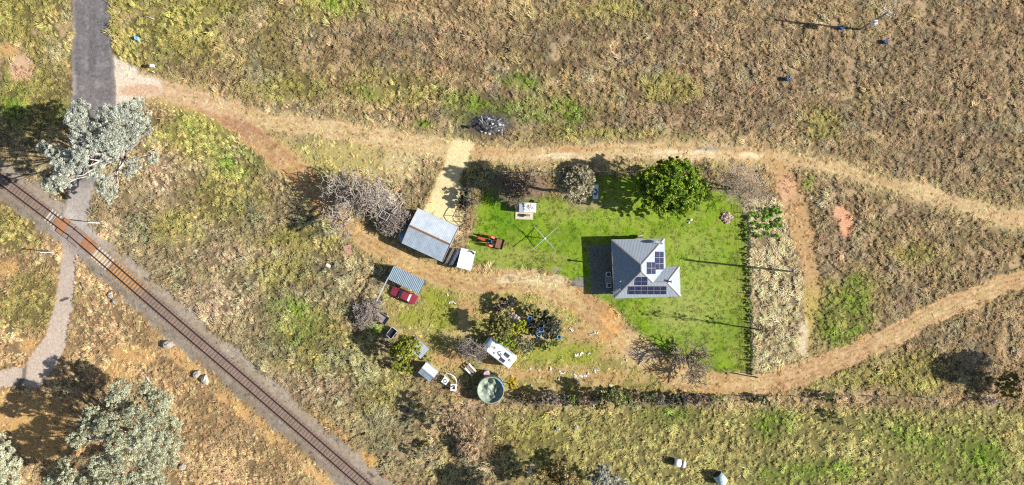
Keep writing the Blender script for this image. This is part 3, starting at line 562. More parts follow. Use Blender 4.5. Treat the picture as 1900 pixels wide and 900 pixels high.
tree('shade_tree', 'big round bright green shade tree at the lawn fence', 'tree', 1238, 350,
     [(1208, 325, 8, 1.46), (1220, 345, 8.5, 1.63), (1195, 350, 6, 1.29), (1205, 372, 6, 1.46), (1222, 385, 4.5, 1.20), (1245, 322, 8.5, 1.72), (1258, 303, 7, 1.12), (1270, 320, 7.5, 1.55), (1252, 352, 9, 1.63), (1280, 345, 7.5, 1.72), (1292, 360, 5.5, 1.20), (1270, 375, 6, 1.63), (1246, 388, 4, 1.03), (1290, 380, 4, 1.03), (1235, 372, 6.5, 1.38), (1290, 322, 5.5, 1.12), (1225, 310, 6, 1.03), (1232, 336, 9, 1.29), (1184, 346, 5, .8), (1188, 328, 6, .8), (1303, 346, 5.5, .9), (1307, 364, 4.5, .8), (1229, 398, 3.5, .8), (1262, 397, 3.5, .9), (1240, 299, 6.5, .8), (1272, 302, 6, .7)],
     (.16, .255, .022), 'bark_dark', .34, None, 11, leaf=.18, clumps=22, per=46, var=.4, yellow=(.34, .42, .03), ycut=.7)
tree('olive_tree', 'dull grey green tree leaning beside the white table', 'tree', 1050, 357,
     [(1052, 322, 9, 1.4), (1075, 318, 10, 1.5), (1092, 330, 9, 1.2), (1048, 342, 9, 1.5), (1070, 342, 11, 1.8), (1090, 350, 8, 1.2), (1060, 362, 8, 1.3), (1080, 364, 7, 1.1), (1038, 330, 7, .9), (1060, 330, 12, 1.2), (1078, 332, 12.5, 1.1)], (.33, .30, .20), 'bark_dark', .26, None, 12, leaf=.15, clumps=20, per=34, var=.35)
bare_tree('bare_tree', 'leafless brown tree over the corner where fence meets farm track', 'tree', 1356, 352, 8, 4.6, 'bark_light', .15, 5, 3, .8, 21, lean=(.15, .2), stems=3, twig=.028)
bare_tree('bare_tree', 'leafless spreading tree at the lawn edge beside the curved track', 'tree', 1274, 668, 4.8, 4.8, 'bark_dark2', .17, 4, 3, .85, 22, stems=4, first=.34, twig=.042)
bare_tree('bare_tree', 'large leafless tree casting branchy shade on the reddish track', 'tree', 662, 378, 7.5, 6.0, 'bark_twig', .30, 5, 3, .75, 23, stems=3, first=.32, twig=.042)
bare_tree('bare_tree', 'leafless dark tree beside the caravan front', 'tree', 884, 660, 5, 3.6, 'bark_grey', .12, 5, 3, .8, 24, stems=2, lean=(-.2, 0))
bare_tree('bare_tree', 'dark brown leafless tree on bare soil above the pump hut', 'tree', 968, 346, 4.6, 3.6, 'bark_dark2', .13, 5, 3, .85, 28, stems=3, twig=.03)
bare_tree('bare_shrub', 'dense grey twiggy shrub against the big shed gable', 'shrub', 738, 410, 3.2, 3.4, 'bark_grey', .08, 5, 4, .85, 25, stems=5)
bare_tree('bare_shrub', 'pale twiggy shrub standing behind the grey shrub by shed', 'shrub', 720, 372, 3.4, 3.3, 'bark_pale', .08, 5, 3, .85, 26, stems=4)
bare_tree('bare_shrub', 'sprawling leafless shrub below the maroon car', 'shrub', 688, 575, 2.6, 3.2, 'bark_grey', .07, 5, 3, .9, 27, stems=5)
tree('tall_thin_tree', 'tall thin sparse tree on the lawn side fence', 'tree', 1393, 609, [(1402, 607, 4, .8), (1412, 611, 7, .9), (1424, 613, 9.5, .8), (1434, 618, 11.2, .6)], (.22, .18, .10), 'bark_dark', .13, None, 14, leaf=.14, clumps=9, per=18)
tree('yellow_green_tree', 'round yellow green tree over the tumbledown lean-to roof', 'tree', 757, 645, [(742, 640, 4.5, 1.5), (762, 645, 5, 1.6), (750, 662, 4, 1.4), (735, 655, 3, 1.2), (768, 655, 3.5, 1.0), (755, 632, 4, 1.1), (735, 678, 1.4, 1.), (755, 682, 1.2, 1.1)], (.27, .29, .035), 'bark_grey', .17, None, 15, leaf=.17, clumps=16, per=30, var=.35)
# garden bed by the caravan
GB = 'shrubs in the garden bed by the caravan'
for i, (lb, px, py, lo, col, kw) in enumerate([
    ('olive green shrub tree casting the longest shade in garden bed', 930, 606, [(920, 600, 4.2, 1.4), (938, 598, 4.6, 1.3), (932, 615, 4, 1.3), (915, 612, 3, 1.0)], (.20, .20, .06), {}),
    ('bright yellow green shrub in the middle of garden bed', 962, 608, [(955, 612, 2.6, 1.0), (968, 604, 2.6, 1.0), (972, 612, 2, .8)], (.36, .38, .04), {}),
    ('deep green shrub with yellow tips beside the caravan side', 940, 630, [(932, 628, 2.6, 1.1), (945, 632, 2.4, 1.0), (950, 640, 1.8, .8)], (.12, .20, .05), dict(yellow=(.42, .46, .04), ycut=.6)),
    ('dark blue green dense shrub holding blue drums in garden bed', 1008, 608, [(1000, 600, 2.6, 1.5), (1022, 600, 2.8, 1.5), (1028, 615, 2.4, 1.2), (1005, 620, 2, 1.3), (1015, 588, 2.2, 1.1), (990, 612, 1.8, 1.0)], (.075, .085, .06), dict(yellow=(.22, .24, .2), ycut=.72)),
    ('soft grey green round shrub at the bottom of garden bed', 975, 640, [(968, 636, 1.6, 1.1), (980, 642, 1.6, 1.2), (975, 650, 1, .9)], (.28, .27, .16), {}),
    ('mid green low shrub below the dark shrub', 1020, 636, [(1015, 640, 1.1, .9), (1030, 634, 1.1, .8), (1004, 646, .8, .7)], (.17, .22, .05), {}),
    ('black green spiky shrub at the top of garden bed', 942, 562, [(935, 562, 1.8, .9), (948, 558, 2, 1.0), (925, 572, 1.2, .8)], (.10, .095, .085), dict(asp=.2, leaf=.3)),
    ('straw coloured dry shrub between black and white shrubs', 938, 580, [(930, 580, 1.5, .9), (945, 578, 1.6, .9)], (.44, .38, .19), {}),
    ('ash white dead shrub in the middle of garden bed', 955, 590, [(952, 588, 1.9, .6), (958, 592, 1.7, .6)], (.58, .54, .50), dict(asp=.2, leaf=.26)),
    ('lime green and brown mixed shrub beside the track bend', 985, 572, [(975, 570, 1.4, .9), (990, 574, 1.5, .9), (998, 578, 1.2, .7)], (.27, .26, .12), dict(yellow=(.45, .48, .15), ycut=.6)),
]):
    k = dict(leaf=.16, clumps=20, per=30, var=.3); k.update(kw); tree('garden_shrub', lb, 'shrub', px, py, lo, col, 'bark_dark', .08, GB, 40+i, **k)
# single shrubs elsewhere
for i, (lb, px, py, lo, col, kw) in enumerate([
    ('golden yellow shrub beside the round concrete tank', 948, 712, [(950, 706, 2, .9), (950, 716, 2, .9)], (.42, .33, .02), {}),
    ('small golden shrub in the scrub right of the tank', 976, 737, [(976, 735, 1.2, .7), (980, 742, 1, .6)], (.36, .27, .04), {}),
    ('tiny bright green bush behind the gabled garden hut', 797, 667, [(797, 667, .7, .5)], (.13, .30, .03), {}),
    ('black green bush beside the bent pipe gate', 862, 370, [(862, 362, 1.6, 1.1), (866, 374, 1.5, 1.1), (858, 380, 1, .8), (868, 355, 1.2, .7)], (.055, .06, .045), {}),
    ('small lime bush beside the pump hut corner', 999, 376, [(999, 376, .7, .5)], (.34, .42, .03), {}),
    ('dark scrub shrub with shade on the yard edge', 975, 733, [(968, 738, 1.3, .9), (985, 742, 1.2, .8)], (.14, .13, .09), {}),
    ('grey twiggy scrub shrub south of white sheets', 1018, 738, [(1010, 738, 2.2, 1.1), (1025, 736, 2.4, 1.1), (1035, 745, 1.6, .9)], (.25, .205, .16), dict(asp=.2, leaf=.28)),
    ('fresh green scrub shrub between grey and dark scrub', 1066, 741, [(1064, 738, 1.8, .9), (1070, 746, 1.2, .8)], (.15, .21, .05), {}),
    ('brown dead scrub shrub next to the fresh green scrub', 1088, 743, [(1084, 740, 1.8, .8), (1098, 744, 1.5, .9)], (.27, .20, .15), dict(asp=.2, leaf=.28)),
    ('tall dark green scrub tree casting black shade on yard', 1138, 738, [(1122, 726, 3.6, 1.2), (1140, 732, 4.2, 1.4), (1150, 742, 3, 1.3), (1162, 738, 2.4, 1.2), (1170, 746, 1.8, 1)], (.17, .185, .06), dict(yellow=(.36, .36, .15), ycut=.6)),
    ('olive scrub shrub along the southern fence', 1205, 742, [(1195, 738, 1.6, .9), (1212, 742, 1.5, .9)], (.16, .17, .08), {}),
    ('pale grey dead scrub shrub along the southern fence', 1232, 744, [(1225, 742, 1.3, .9), (1240, 746, 1.2, .8)], (.30, .27, .22), dict(asp=.2, leaf=.28)),
    ('dark purple grey scrub shrub along the southern fence', 1285, 742, [(1272, 742, 1.3, .9), (1292, 740, 1.3, .9), (1308, 744, 1.1, .8)], (.20, .165, .14), dict(asp=.25, leaf=.26)),
    ('brown leafless scrub mass between dark tree and olive scrub', 1182, 738, [(1180, 732, 1.7, 1.0), (1188, 742, 1.4, .9)], (.24, .19, .12), dict(asp=.22, leaf=.26)),
    ('deep green scrub mass beside the pale grey dead scrub', 1256, 742, [(1250, 738, 1.5, 1.0), (1262, 744, 1.3, .9), (1246, 748, 1.2, .9)], (.12, .13, .07), {}),
    ('shaded dark scrub mass below the white sheet row', 1048, 742, [(1044, 736, 1.9, 1.0), (1052, 746, 1.6, 1.0)], (.15, .14, .09), {}),
    ('dark scrub mass with grey stems beside brown dead scrub', 1108, 745, [(1108, 738, 2.4, 1.1), (1114, 750, 1.8, 1.0)], (.13, .13, .08), {}),
    ('straw tinted scrub clump right of the golden shrub', 996, 744, [(994, 740, 1.6, 1.0), (1002, 748, 1.3, .9)], (.30, .25, .14), dict(asp=.22, leaf=.26)),
    ('lime tinted low shrub near the fence shadow bar', 1332, 738, [(1325, 738, .9, .8), (1338, 742, .9, .7)], (.30, .31, .12), {}),
    ('dark round bush at the right end of fence shadow bar', 1412, 742, [(1405, 740, 1.1, .8), (1418, 744, 1, .8)], (.10, .12, .06), {}),
    ('dark green bush below the fence beside the paddock', 1540, 735, [(1532, 735, 1.4, 1.), (1548, 738, 1.2, .9)], (.12, .15, .06), {}),
    ('olive bush straddling the paddock edge', 1550, 775, [(1545, 770, 1, .9), (1552, 782, .9, .8)], (.16, .17, .07), {}),
    ('tall dry brown scrub tree behind the hoop pipe', 836, 772, [(838, 760, 5, 1.4), (820, 768, 4.6, 1.3), (845, 785, 4.4, 1.4), (826, 790, 4, 1.3), (850, 800, 3.4, 1.2)], (.33, .25, .16), dict(asp=.25, leaf=.26, clumps=10)),
    ('straw brown arching reed clump on the scrubby slope', 870, 815, [(865, 800, 1.6, 1.4), (880, 812, 1.8, 1.5), (862, 826, 1.4, 1.3), (875, 840, 1.3, 1.3)], (.46, .35, .22), dict(asp=.16, leaf=.4)),
    ('brown green tree at the foot of the dead white tree', 1050, 890, [(1012, 885, 5, 1.5), (1035, 872, 5.5, 1.6), (1050, 885, 6, 1.6), (1030, 900, 5, 1.7), (1062, 900, 5, 1.5)], (.26, .215, .10), dict(yellow=(.42, .31, .12), ycut=.6)),
    ('pale grey leaved tree right of the brown green tree', 1128, 892, [(1100, 882, 5, 1.2), (1118, 876, 5.5, 1.3), (1112, 896, 6, 1.5), (1135, 895, 5, 1.4), (1150, 905, 4.5, 1.4)], (.33, .34, .30), {}),
    ('tall tree below the pale grey tree', 1000, 930, [(985, 925, 8, 2.0), (1010, 935, 8, 2.2), (960, 935, 7, 1.8)], (.17, .17, .10), {}),
    ('golden brown shrub tree in the eastern paddock shade', 1872, 712, [(1862, 712, 3.4, 1.3), (1875, 704, 3.6, 1.4), (1868, 726, 2.6, 1.1), (1884, 728, 2.4, 1.0)], (.25, .21, .06), {}),
    ('dusty pink dead shrub below the golden shrub tree', 1836, 738, [(1828, 738, 1.2, .9), (1842, 744, 1.2, .9)], (.44, .36, .30), dict(asp=.2, leaf=.28)),
    ('tall dark tree at the eastern paddock edge', 1948, 712, [(1935, 702, 6, 2.0), (1955, 712, 7.5, 2.4), (1940, 727, 5, 2.0), (1975, 702, 7, 2.2), (1960, 692, 6, 2)], (.13, .13, .06), {}),
    ('dark grey scrub bush at the yard corner by car', 706, 590, [(700, 592, 1, .6)], (.2, .18, .12), dict(asp=.2)),
    ('dark brown low scrub on the slope above railway bend', 790, 838, [(780, 838, 1.5, 1.0), (800, 830, 1.4, .9)], (.25, .24, .17), {}),
]):
    k = dict(leaf=.16, clumps=18, per=28, var=.3); k.update(kw); tree('scrub_shrub', lb, 'shrub', px, py, lo, col, 'bark_grey', .09, None, 70+i, **k)
bare_tree('dead_tree', 'dead white leafless tree standing in deep shade', 'tree', 984, 858, 5, 3.0, 'bark_pale', .16, 4, 2, .9, 31, lean=(.1, 0))
# vegetable patch
vp = [(1383, 420), (1385, 438), (1395, 385), (1398, 396), (1402, 412), (1408, 388), (1412, 392), (1405, 402), (1415, 410), (1420, 386), (1422, 395), (1418, 402), (1425, 402), (1430, 388), (1430, 398), (1436, 384), (1440, 392), (1446, 396), (1445, 406), (1440, 410), (1433, 412), (1432, 420), (1423, 418), (1424, 424), (1412, 420), (1405, 423), (1396, 414), (1394, 425), (1440, 420), (1446, 420), (1440, 436), (1424, 434), (1408, 440), (1400, 432), (1387, 402)]
pr = None
for i, (px, py) in enumerate(vp):
    o = tree('vegetable_plant', 'leafy green plant growing in the bleached straw mulch patch', 'plant', px, py, [(px, py, .38, .36), (px+1.5, py+1, .3, .24)], (.22, .40, .04), 'bark_grey', .03, 'vegetable plants in the straw patch', 130+i, limbs=False, leaf=.11, clumps=60, per=20, var=.3) if i < 4 else None
    if i < 4: pr = (pr or [])+[o]
    else:
        s = pr[i % 4]; o = s.copy(); COL.objects.link(o); o.location = P(px, py); k = random.uniform(.7, 1.15); o.scale = (k, k, k); o.rotation_euler = (0, 0, random.uniform(0, 6))
        for ch in s.children: c = ch.copy(); COL.objects.link(c); c.parent = o
# weeds on the east fence (a mass nobody could count)
wl = []
for k in range(75):
    t = k/74; px = 1386+9*t+random.uniform(-2, 2); py = 400+292*t
    if random.random() < .7: wl.append((P(px, py, .3), random.uniform(.14, .3), 1.5))
tag(leaf_mesh('fence_weeds', wl, (.10, .145, .03), None, (0, 0, 0), leaf=.12, clumps=40, per=16, seed=77), 'dark green weeds grown through the lawn fence', 'weeds', None, 'stuff')

# ------------------------------------------------------------------ fences, poles
def fence(label, pts, step, h, wires=3, pr_=.07):
    t = thing('wire_fence', label, 'fence', *pts[0][:2]); O = t.location
    al = along(pts, step); pm = None
    for q, a in al:
        if pm is None: o = MB().tube([(0, 0, -.3), (.02, 0, h*.5), (0, .01, h)], [pr_*1.1, pr_, pr_*.9], 7).build('post', M['post'], t); pm = o.data
        else: o = bpy.data.objects.new('post', pm); COL.objects.link(o); o.parent = t
        o.location = q-O; o.rotation_euler = (random.uniform(-.05, .05), random.uniform(-.05, .05), random.uniform(0, 6))
    for w in range(wires):
        z = h*(.25+.68*w/max(1, wires-1)); MB().tube([q-O+Vector((0, 0, z)) for q, a in al], .012, 3, False).build('wire', M['steel'], t)
    return t
fence('post and wire fence along the top of the green lawn', [(892, 322), (1040, 320), (1180, 319), (1345, 316)], 2.9, 1.25, 4)
fence('post and wire fence from the lawn corner down to the shed', [(890, 325), (876, 362), (856, 418)], 2.2, 1.2, 4)
fence('weedy post and wire fence between lawn and straw strip', [(1384, 396), (1388, 500), (1391, 600), (1394, 696)], 2.35, 1.25, 4)
fence('southern boundary post and wire fence behind the scrub', [(950, 748), (1200, 738), (1420, 734), (1660, 735), (1760, 738)], 4.5, 1.2, 2)
t = thing('rail_gate', 'low steel pipe gate closing the bottom corner of the lawn', 'gate', 1386, 696, ang(34, 6))
for z in (.5, 1.1): MB().tube([(-1.6, 0, z), (1.6, 0, z)], .05, 6).build('rail', M['dark'], t)
for x in (-1.6, 1.6): MB().tube([(x, 0, -.2), (x, 0, 1.15)], .06, 6).build('post', M['dark'], t)
t = thing('fence_shadow_bar', 'long dark pole lying on grass by the southern fence', 'pole', 1374, 735, ang(55, 3)); MB().tube([(-2.7, 0, .2), (0, .05, .32), (2.7, 0, .2)], [.13, .12, .1], 8).build('log', M['timber'], t); MB().tube([(-1.6, .0, -.1), (-1.6, 0, .25)], .08, 6).build('stump', M['timber'], t)  # solid dark bar added where only the fence's shadow falls
t = thing('bent_pipe_gate', 'open bent pipe gate frame beside the shed corner', 'gate', 846, 398)
def lp(px, py, z): return P(px, py, z)-t.location
MB().tube([lp(851, 382, .9), lp(845, 392, 1.0), (lp(840, 402, 1.0)), lp(842, 409, .9), lp(850, 417, .6), lp(857, 421, .2)], .06, 6).build('frame', M['dark'], t)
MB().tube([lp(840, 401, 1.), lp(858, 402, .6)], .05, 6).build('crossbar', M['dark'], t); MB().tube([lp(851, 382, -.2), lp(851, 382, 1.2)], .08, 6).build('post', M['post'], t)

def power_pole(px, py, h, arm_rz, label, xf=False):
    t = thing('power_pole', label, 'power pole', px, py)
    MB().tube([(0, 0, -.4), (0, 0, h*.5), (0, 0, h)], [.2, .17, .13], 12).build('pole', M['timber'] if xf else M['post'], t)
    ux, uy = math.cos(arm_rz), math.sin(arm_rz)
    for z, w in ((h-.25, 2.3),) + (((h-1.3, 2.2),) if xf else ()):
        c = MB().box((0-uy*.17, ux*.17, z), (w, .12, .13), arm_rz).build('crossarm', M['alu' if xf else 'timber'], t)
        for k in (-1, 0, 1):
            MB().lathe([(0, .0), (.07, .0), (.09, .07), (.06, .12), (.08, .18), (0, .22)], 8, (k*w*.44*ux-uy*.17, k*w*.44*uy+ux*.17, z+.06)).build('insulator', M['white'], c)
    if xf:
        b = MB().lathe([(0, 0), (.42, 0), (.45, .1), (.45, .85), (.38, .98), (0, 1.0)], 16, (.5*uy+.05, -.5*ux, h-4.6)); x = b.build('transformer', M['white'], t, True)
        for k in range(3): MB().lathe([(0, 0), (.06, 0), (.09, .1), (.05, .2), (.08, .28), (0, .34)], 8, (.5*uy+.05+(k-1)*.22, -.5*ux-.12, h-3.6)).build('bushing', M['dark'], x)
        MB().tube([(0, 0, h-3.4), (.5, -.3, h-2.6), (.3, -.2, h-1.3)], .03, 4).build('lead_wire', M['alu'], t)
        for k in (-1, 0, 1):
            s = Vector((k*1.0*ux-uy*.17, k*1.0*uy+ux*.17, h)); e = s+Vector((16, 26, .5)); m_ = (s+e)/2-Vector((0, 0, .5)); MB().tube([s, s.lerp(m_, .5)-Vector((0, 0, .12)), m_, m_.lerp(e, .5)-Vector((0, 0, .12)), e], .022, 4).build('wire', M['alu'], t)
    else: MB().box((.2, .0, h-3.0), (.4, .3, .5)).build('meter_box', M['dark'], t); MB().tube([(0, 0, h-1.6), (-.1, .9, h-1.6)], .04, 5).build('bracket', M['dark'], t)
    return t
power_pole(1595, 55, 9.3, ang(24, 15), 'tall power pole with crossarm and white transformer in the paddock', True)
power_pole(1433, 500, 9.3, R(-6), 'tall timber power pole in the straw strip casting shade over lawn')

# ------------------------------------------------------------------ house
EZ = 2.9; AZ = 5.5; WZ = 4.25
E = {k: P(*v, EZ) for k, v in dict(TL=(1134.5, 445), TR=(1232.8, 443), IN=(1235, 495.6), WT=(1260.6, 495), WB=(1262.6, 549.5), BL=(1139.6, 553.5)).items()}
A1 = P(1190, 492, AZ); A2 = P(1190.5, 503, AZ); W1 = P(1212, 524, WZ); W2 = P(1238.4, 524, WZ)
house = thing('house', 'hip roofed weatherboard farmhouse with grey iron roof and solar panels', 'house', 1190, 500); O = house.location
def planar(name, pts, m, parent, thick=.07, flip=False):
    b = MB(); n = len(pts); b.add([p-O for p in pts]+[p-O-Vector((0, 0, thick)) for p in pts], [tuple(range(n)), tuple(range(2*n-1, n-1, -1))]+[(i, n+i, n+(i+1) % n, (i+1) % n) for i in range(n)]); return b.build(name, m, parent)
planes = dict(N=([E['TR'], E['TL'], A1], 'roof_x'), W=([E['TL'], E['BL'], A2, A1], 'roof_y'), S=([E['BL'], E['WB'], W2, W1, A2], 'roof_x'), EE=([E['IN'], E['TR'], A1, A2, W1], 'roof_y'), WN=([E['WT'], E['IN'], W1, W2], 'roof_x'), WE=([E['WB'], E['WT'], W2], 'roof_y'))
roofs = {k: planar('roof', v[0], M[v[1]], house) for k, v in planes.items()}
for a, b_ in ((E['TL'], A1), (E['TR'], A1), (A1, A2), (E['BL'], A2), (A2, W1), (W1, W2), (W2, E['WT']), (W2, E['WB'])):
    d = (b_-a).normalized(); sd = d.cross(Vector((0, 0, 1))).normalized()*.16; up = Vector((0, 0, .05))
    MB().add([a-O-sd+up*.2, a-O+up, a-O+sd+up*.2, b_-O-sd+up*.2, b_-O+up*1.4, b_-O+sd+up*.2], [(0, 1, 4, 3), (1, 2, 5, 4)]).build('ridge_capping', M['capping'], house)
ev = ['TL', 'TR', 'IN', 'WT', 'WB', 'BL']
for a, b_ in zip(ev, ev[1:]+ev[:1]): MB().tube([E[a]-O-Vector((0, 0, .05)), E[b_]-O-Vector((0, 0, .05))], .075, 6).build('gutter', M['capping'], house)
wall = [(1139.5, 449.5), (1228, 448), (1230, 500), (1255.5, 499.5), (1257.5, 544.5), (1144, 548.5)]
wp_ = [P(x, y, EZ)-O for x, y in wall]
wl_ = MB().prism([(p.x, p.y) for p in wp_][::-1], -.1, EZ-.06).build('wall', M['cream'], house)
for a, b_, ts in ((5, 0, (.25, .72)), (5, 4, (.2, .5, .8)), (3, 4, (.5,)), (0, 1, (.3, .7)), (1, 2, (.5,))):
    for tt in ts:
        q = wp_[a].lerp(wp_[b_], tt); d = (wp_[b_]-wp_[a]).normalized(); rz = math.atan2(d.y, d.x)
        w = MB().box((q.x, q.y, 1.6), (1.3, .12, 1.25), rz).build('window', M['white'], wl_); MB().box((q.x, q.y, 1.6), (1.14, .16, 1.09), rz).build('pane', M['glass'], w)
q = wp_[5].lerp(wp_[0], .48); dr = MB().box((q.x, q.y, 1.05), (.1, .9, 2.05), R(2)).build('door', M['timber'], wl_); MB().lathe([(0, 0), (.04, .02), (0, .06)], 6, (q.x-.08, q.y-.35, 1.0)).build('handle', M['steel'], dr)
def solar(px0, py0, px1, py1, nx_, ny_, plane, long_axis):
    pl, ro = planes[plane][0], roofs[plane]; a, b_, c = pl[0], pl[1], pl[2]; nn = (b_-a).cross(c-a).normalized(); nn = nn if nn.z > 0 else -nn
    q00, q10, q01 = ray_plane(px0, py0, a, b_, c), ray_plane(px1, py0, a, b_, c), ray_plane(px0, py1, a, b_, c); U = (q10-q00)/nx_; W = (q01-q00)/ny_
    for i in range(nx_):
        for j in range(ny_):
            o = q00+U*i+W*j-O+nn*.10; g = .02
            def quad(u0, u1, w0, w1, h): return [o+U*u0+W*w0+nn*h, o+U*u1+W*w0+nn*h, o+U*u1+W*w1+nn*h, o+U*u0+W*w1+nn*h]
            b = MB(); f = [(3, 2, 1, 0), (4, 5, 6, 7), (0, 1, 5, 4), (1, 2, 6, 5), (2, 3, 7, 6), (3, 0, 4, 7)]
            b.add(quad(g, 1-g, g, 1-g, -.02)+quad(g, 1-g, g, 1-g, .03), f); fr = b.build('solar_panel', M['panel_frame'], ro)
            cb = MB()
            nu, nw = (3, 6) if long_axis == 'w' else (6, 3)
            for iu in range(nu):
                for iw in range(nw):
                    hu = .02 if long_axis == 'u' and iu >= nu/2 else (-.02 if long_axis == 'u' else 0); hw = .02 if long_axis == 'w' and iw >= nw/2 else (-.02 if long_axis == 'w' else 0)
                    e = .05; s_ = 1-2*e
                    cb.add(quad(e+s_*(iu+.02)/nu+hu, e+s_*(iu+.98)/nu+hu, e+s_*(iw+.02)/nw+hw, e+s_*(iw+.98)/nw+hw, .034), [(0, 1, 2, 3)])
            cb.build('cells', M['cell'], house).parent = ro
solar(1166, 530.5, 1237, 545.8, 6, 1, 'S', 'w'); solar(1178, 513, 1201.5, 529, 2, 1, 'S', 'w')
solar(1215.5, 466.8, 1231, 500.8, 1, 3, 'EE', 'u'); solar(1200.3, 486.2, 1216, 509, 1, 2, 'EE', 'u')
def on(px, py, pl): a, b_, c = planes[pl][0][:3]; return ray_plane(px, py, a, b_, c)-O
def flue(px, py, pl, h):
    q = on(px, py, pl); f_ = MB().tube([q-Vector((0, 0, .2)), q+Vector((0, 0, h))], .12, 10).build('flue', M['steel'], roofs[pl])
    MB().lathe([(0, .25), (.12, .22), (.26, .1), (.26, 0), (.1, -.05)], 14, q+Vector((0, 0, h))).build('flue_cowl', M['white'], house).parent = roofs[pl]
flue(1187.4, 498, 'W', 1.5); flue(1245, 522.5, 'WE', .7); q = on(1150, 522, 'W'); MB().tube([q-Vector((0, 0, .1)), q+Vector((0, 0, .7))], .05, 8).build('vent_pipe', M['white'], roofs['W'])
q = on(1222, 452, 'N'); ds = MB().tube([q, q+Vector((0, 0, .55)), q+Vector((-.1, .1, .75))], .04, 6).build('dish_mount', M['steel'], roofs['N'])
b = MB(); aim = Vector((.25, .9, .5)).normalized(); u = aim.cross(Vector((0, 0, 1))).normalized(); v = u.cross(aim)
rings = [[q+Vector((-.1, .1, .8))+aim*(r_*r_*.25)+(u*math.cos(k*math.pi/9)+v*math.sin(k*math.pi/9))*r_ for k in range(18)] for r_ in (.02, .25, .45, .62)]
for i in range(3):
    b.add(rings[i]+rings[i+1], [(k, (k+1) % 18, 18+(k+1) % 18, 18+k) for k in range(18)])
b.build('satellite_dish', M['skyglass'], roofs['N'], True); MB().tube([rings[3][13], q+Vector((-.1, .1, .8))+aim*.65], .025, 5).build('feed_arm', M['steel'], roofs['N'])
q = on(1142, 540, 'W'); an = MB().tube([q, q+Vector((0, 0, 1.6))], .03, 6).build('antenna', M['alu'], roofs['W']); dd = Vector((.8, .55, 0)).normalized(); sd = Vector((-dd.y, dd.x, 0)); e = MB().tube([q+Vector((0, 0, 1.5))-dd*.7, q+Vector((0, 0, 1.5))+dd*.8], .028, 5)
for k in range(7): p = q+Vector((0, 0, 1.5))+dd*(-.65+k*.22); e.tube([p-sd*(.5-.045*k), p+sd*(.5-.045*k)], .018, 4)
e.build('antenna_rods', M['alu'], roofs['W'])
for i, (px, py) in enumerate(((1128, 509), (1129, 529))):
    t = thing('air_conditioner', ('white air conditioner box nearest the roof centre on the shaded house wall', 'white air conditioner box below the roof antenna on shaded wall')[i], 'air conditioner', px, py, R(2)); MB().box((0, 0, .45), (.75, .8, .8)).build('case', M['white'], t); MB().lathe([(.06, .87), (.3, .87), (.3, .85)], 14).build('fan_grille', M['dark'], t); MB().box((0, 0, .02), (.9, .95, .1)).build('pad', M['concrete'], t)
t = thing('porch_step', 'grey concrete porch step at the shaded house door', 'step', 1129, 519, R(2)); MB().box((0, 0, .12), (1.2, 1.1, .26)).build('lower_step', M['concrete'], t); MB().box((.35, 0, .32), (.5, 1.1, .16)).build('upper_step', M['concrete'], t)
t = thing('air_conditioner', 'cream air conditioner box outside the northern house wall', 'air conditioner', 1187, 443, R(2)); MB().box((0, .35, .5), (.9, .4, .7)).build('case', M['cream'], t); MB().box((0, .35, .08), (1.1, .6, .2)).build('pad', M['concrete'], t)

# ------------------------------------------------------------------ sheds
def corr(b, x0, x1, y0, z0, y1, z1, pitch, amp, thick=.03):
    """corrugated sheet: ribs run from (y0,z0) to (y1,z1), repeat along x"""
    k = int((x1-x0)/pitch*4); o = len(b.v)
    for i in range(k+1):
        x = x0+(x1-x0)*i/k; d = amp*(1, .5, -1, .5)[i % 4]
        b.v += [(x, y0, z0+d), (x, y1, z1+d)]
    b.f += [(o+2*i, o+2*i+2, o+2*i+3, o+2*i+1) for i in range(k)]; return b
def gable(name, label, cpx, cpy, rz, L, W, eave, ridge, m1, m2, pitch=.26, amp=.022, wallm='iron_b'):
    t = thing(name, label, 'shed', cpx, cpy, rz); h = W/2
    w = MB().add([(-L/2+.1, -h+.1, -.1), (L/2-.1, -h+.1, -.1), (L/2-.1, h-.1, -.1), (-L/2+.1, h-.1, -.1), (-L/2+.1, -h+.1, eave-.06), (L/2-.1, -h+.1, eave-.06), (L/2-.1, h-.1, eave-.06), (-L/2+.1, h-.1, eave-.06), (-L/2+.1, 0, ridge-.06), (L/2-.1, 0, ridge-.06)],
        [(0, 1, 5, 4), (1, 2, 6, 9, 5), (2, 3, 7, 6), (3, 0, 4, 8, 7), (4, 5, 9, 8), (6, 7, 8, 9)]).build('wall', M[wallm], t)
    ns = max(3, int(L/.85)); ds = L/ns
    for s, m in ((-1, m1), (1, m2)):
        for k in range(ns): corr(MB(), -L/2+k*ds, -L/2+(k+1)*ds+.03, s*(h+.08), eave+.03*(k % 2)*.4-.02+random.uniform(0, .012), 0, ridge+random.uniform(0, .012), pitch, amp).build('roof_sheet', M[m], t)
    MB().add([(-L/2, -.17, ridge+.0), (L/2, -.17, ridge+.0), (L/2, 0, ridge+.06), (-L/2, 0, ridge+.06), (L/2, .17, ridge), (-L/2, .17, ridge)], [(0, 1, 2, 3), (3, 2, 4, 5)]).build('ridge_capping', M['rust'] if name == 'machinery_shed' else M['iron_b'], t)
    for s in (-1, 1): MB().tube([(-L/2, s*(h+.1), eave-.07), (L/2, s*(h+.1), eave-.07)], .06, 6).build('gutter', M['iron'], t)
    dr = MB().box((0, -h+.09, eave*.45), (2.2, .06, eave*.9)).build('door', M['iron'], t); MB().box((.9, -h+.04, 1.0), (.08, .06, .2)).build('handle', M['dark'], dr)
    for s in (-1, 1): MB().tube([(s*L/2, -h, eave+.02), (s*L/2, 0, ridge+.03), (s*L/2, h, eave+.02)], .05, 5).build('barge_board', M['rust'], t)
    return t
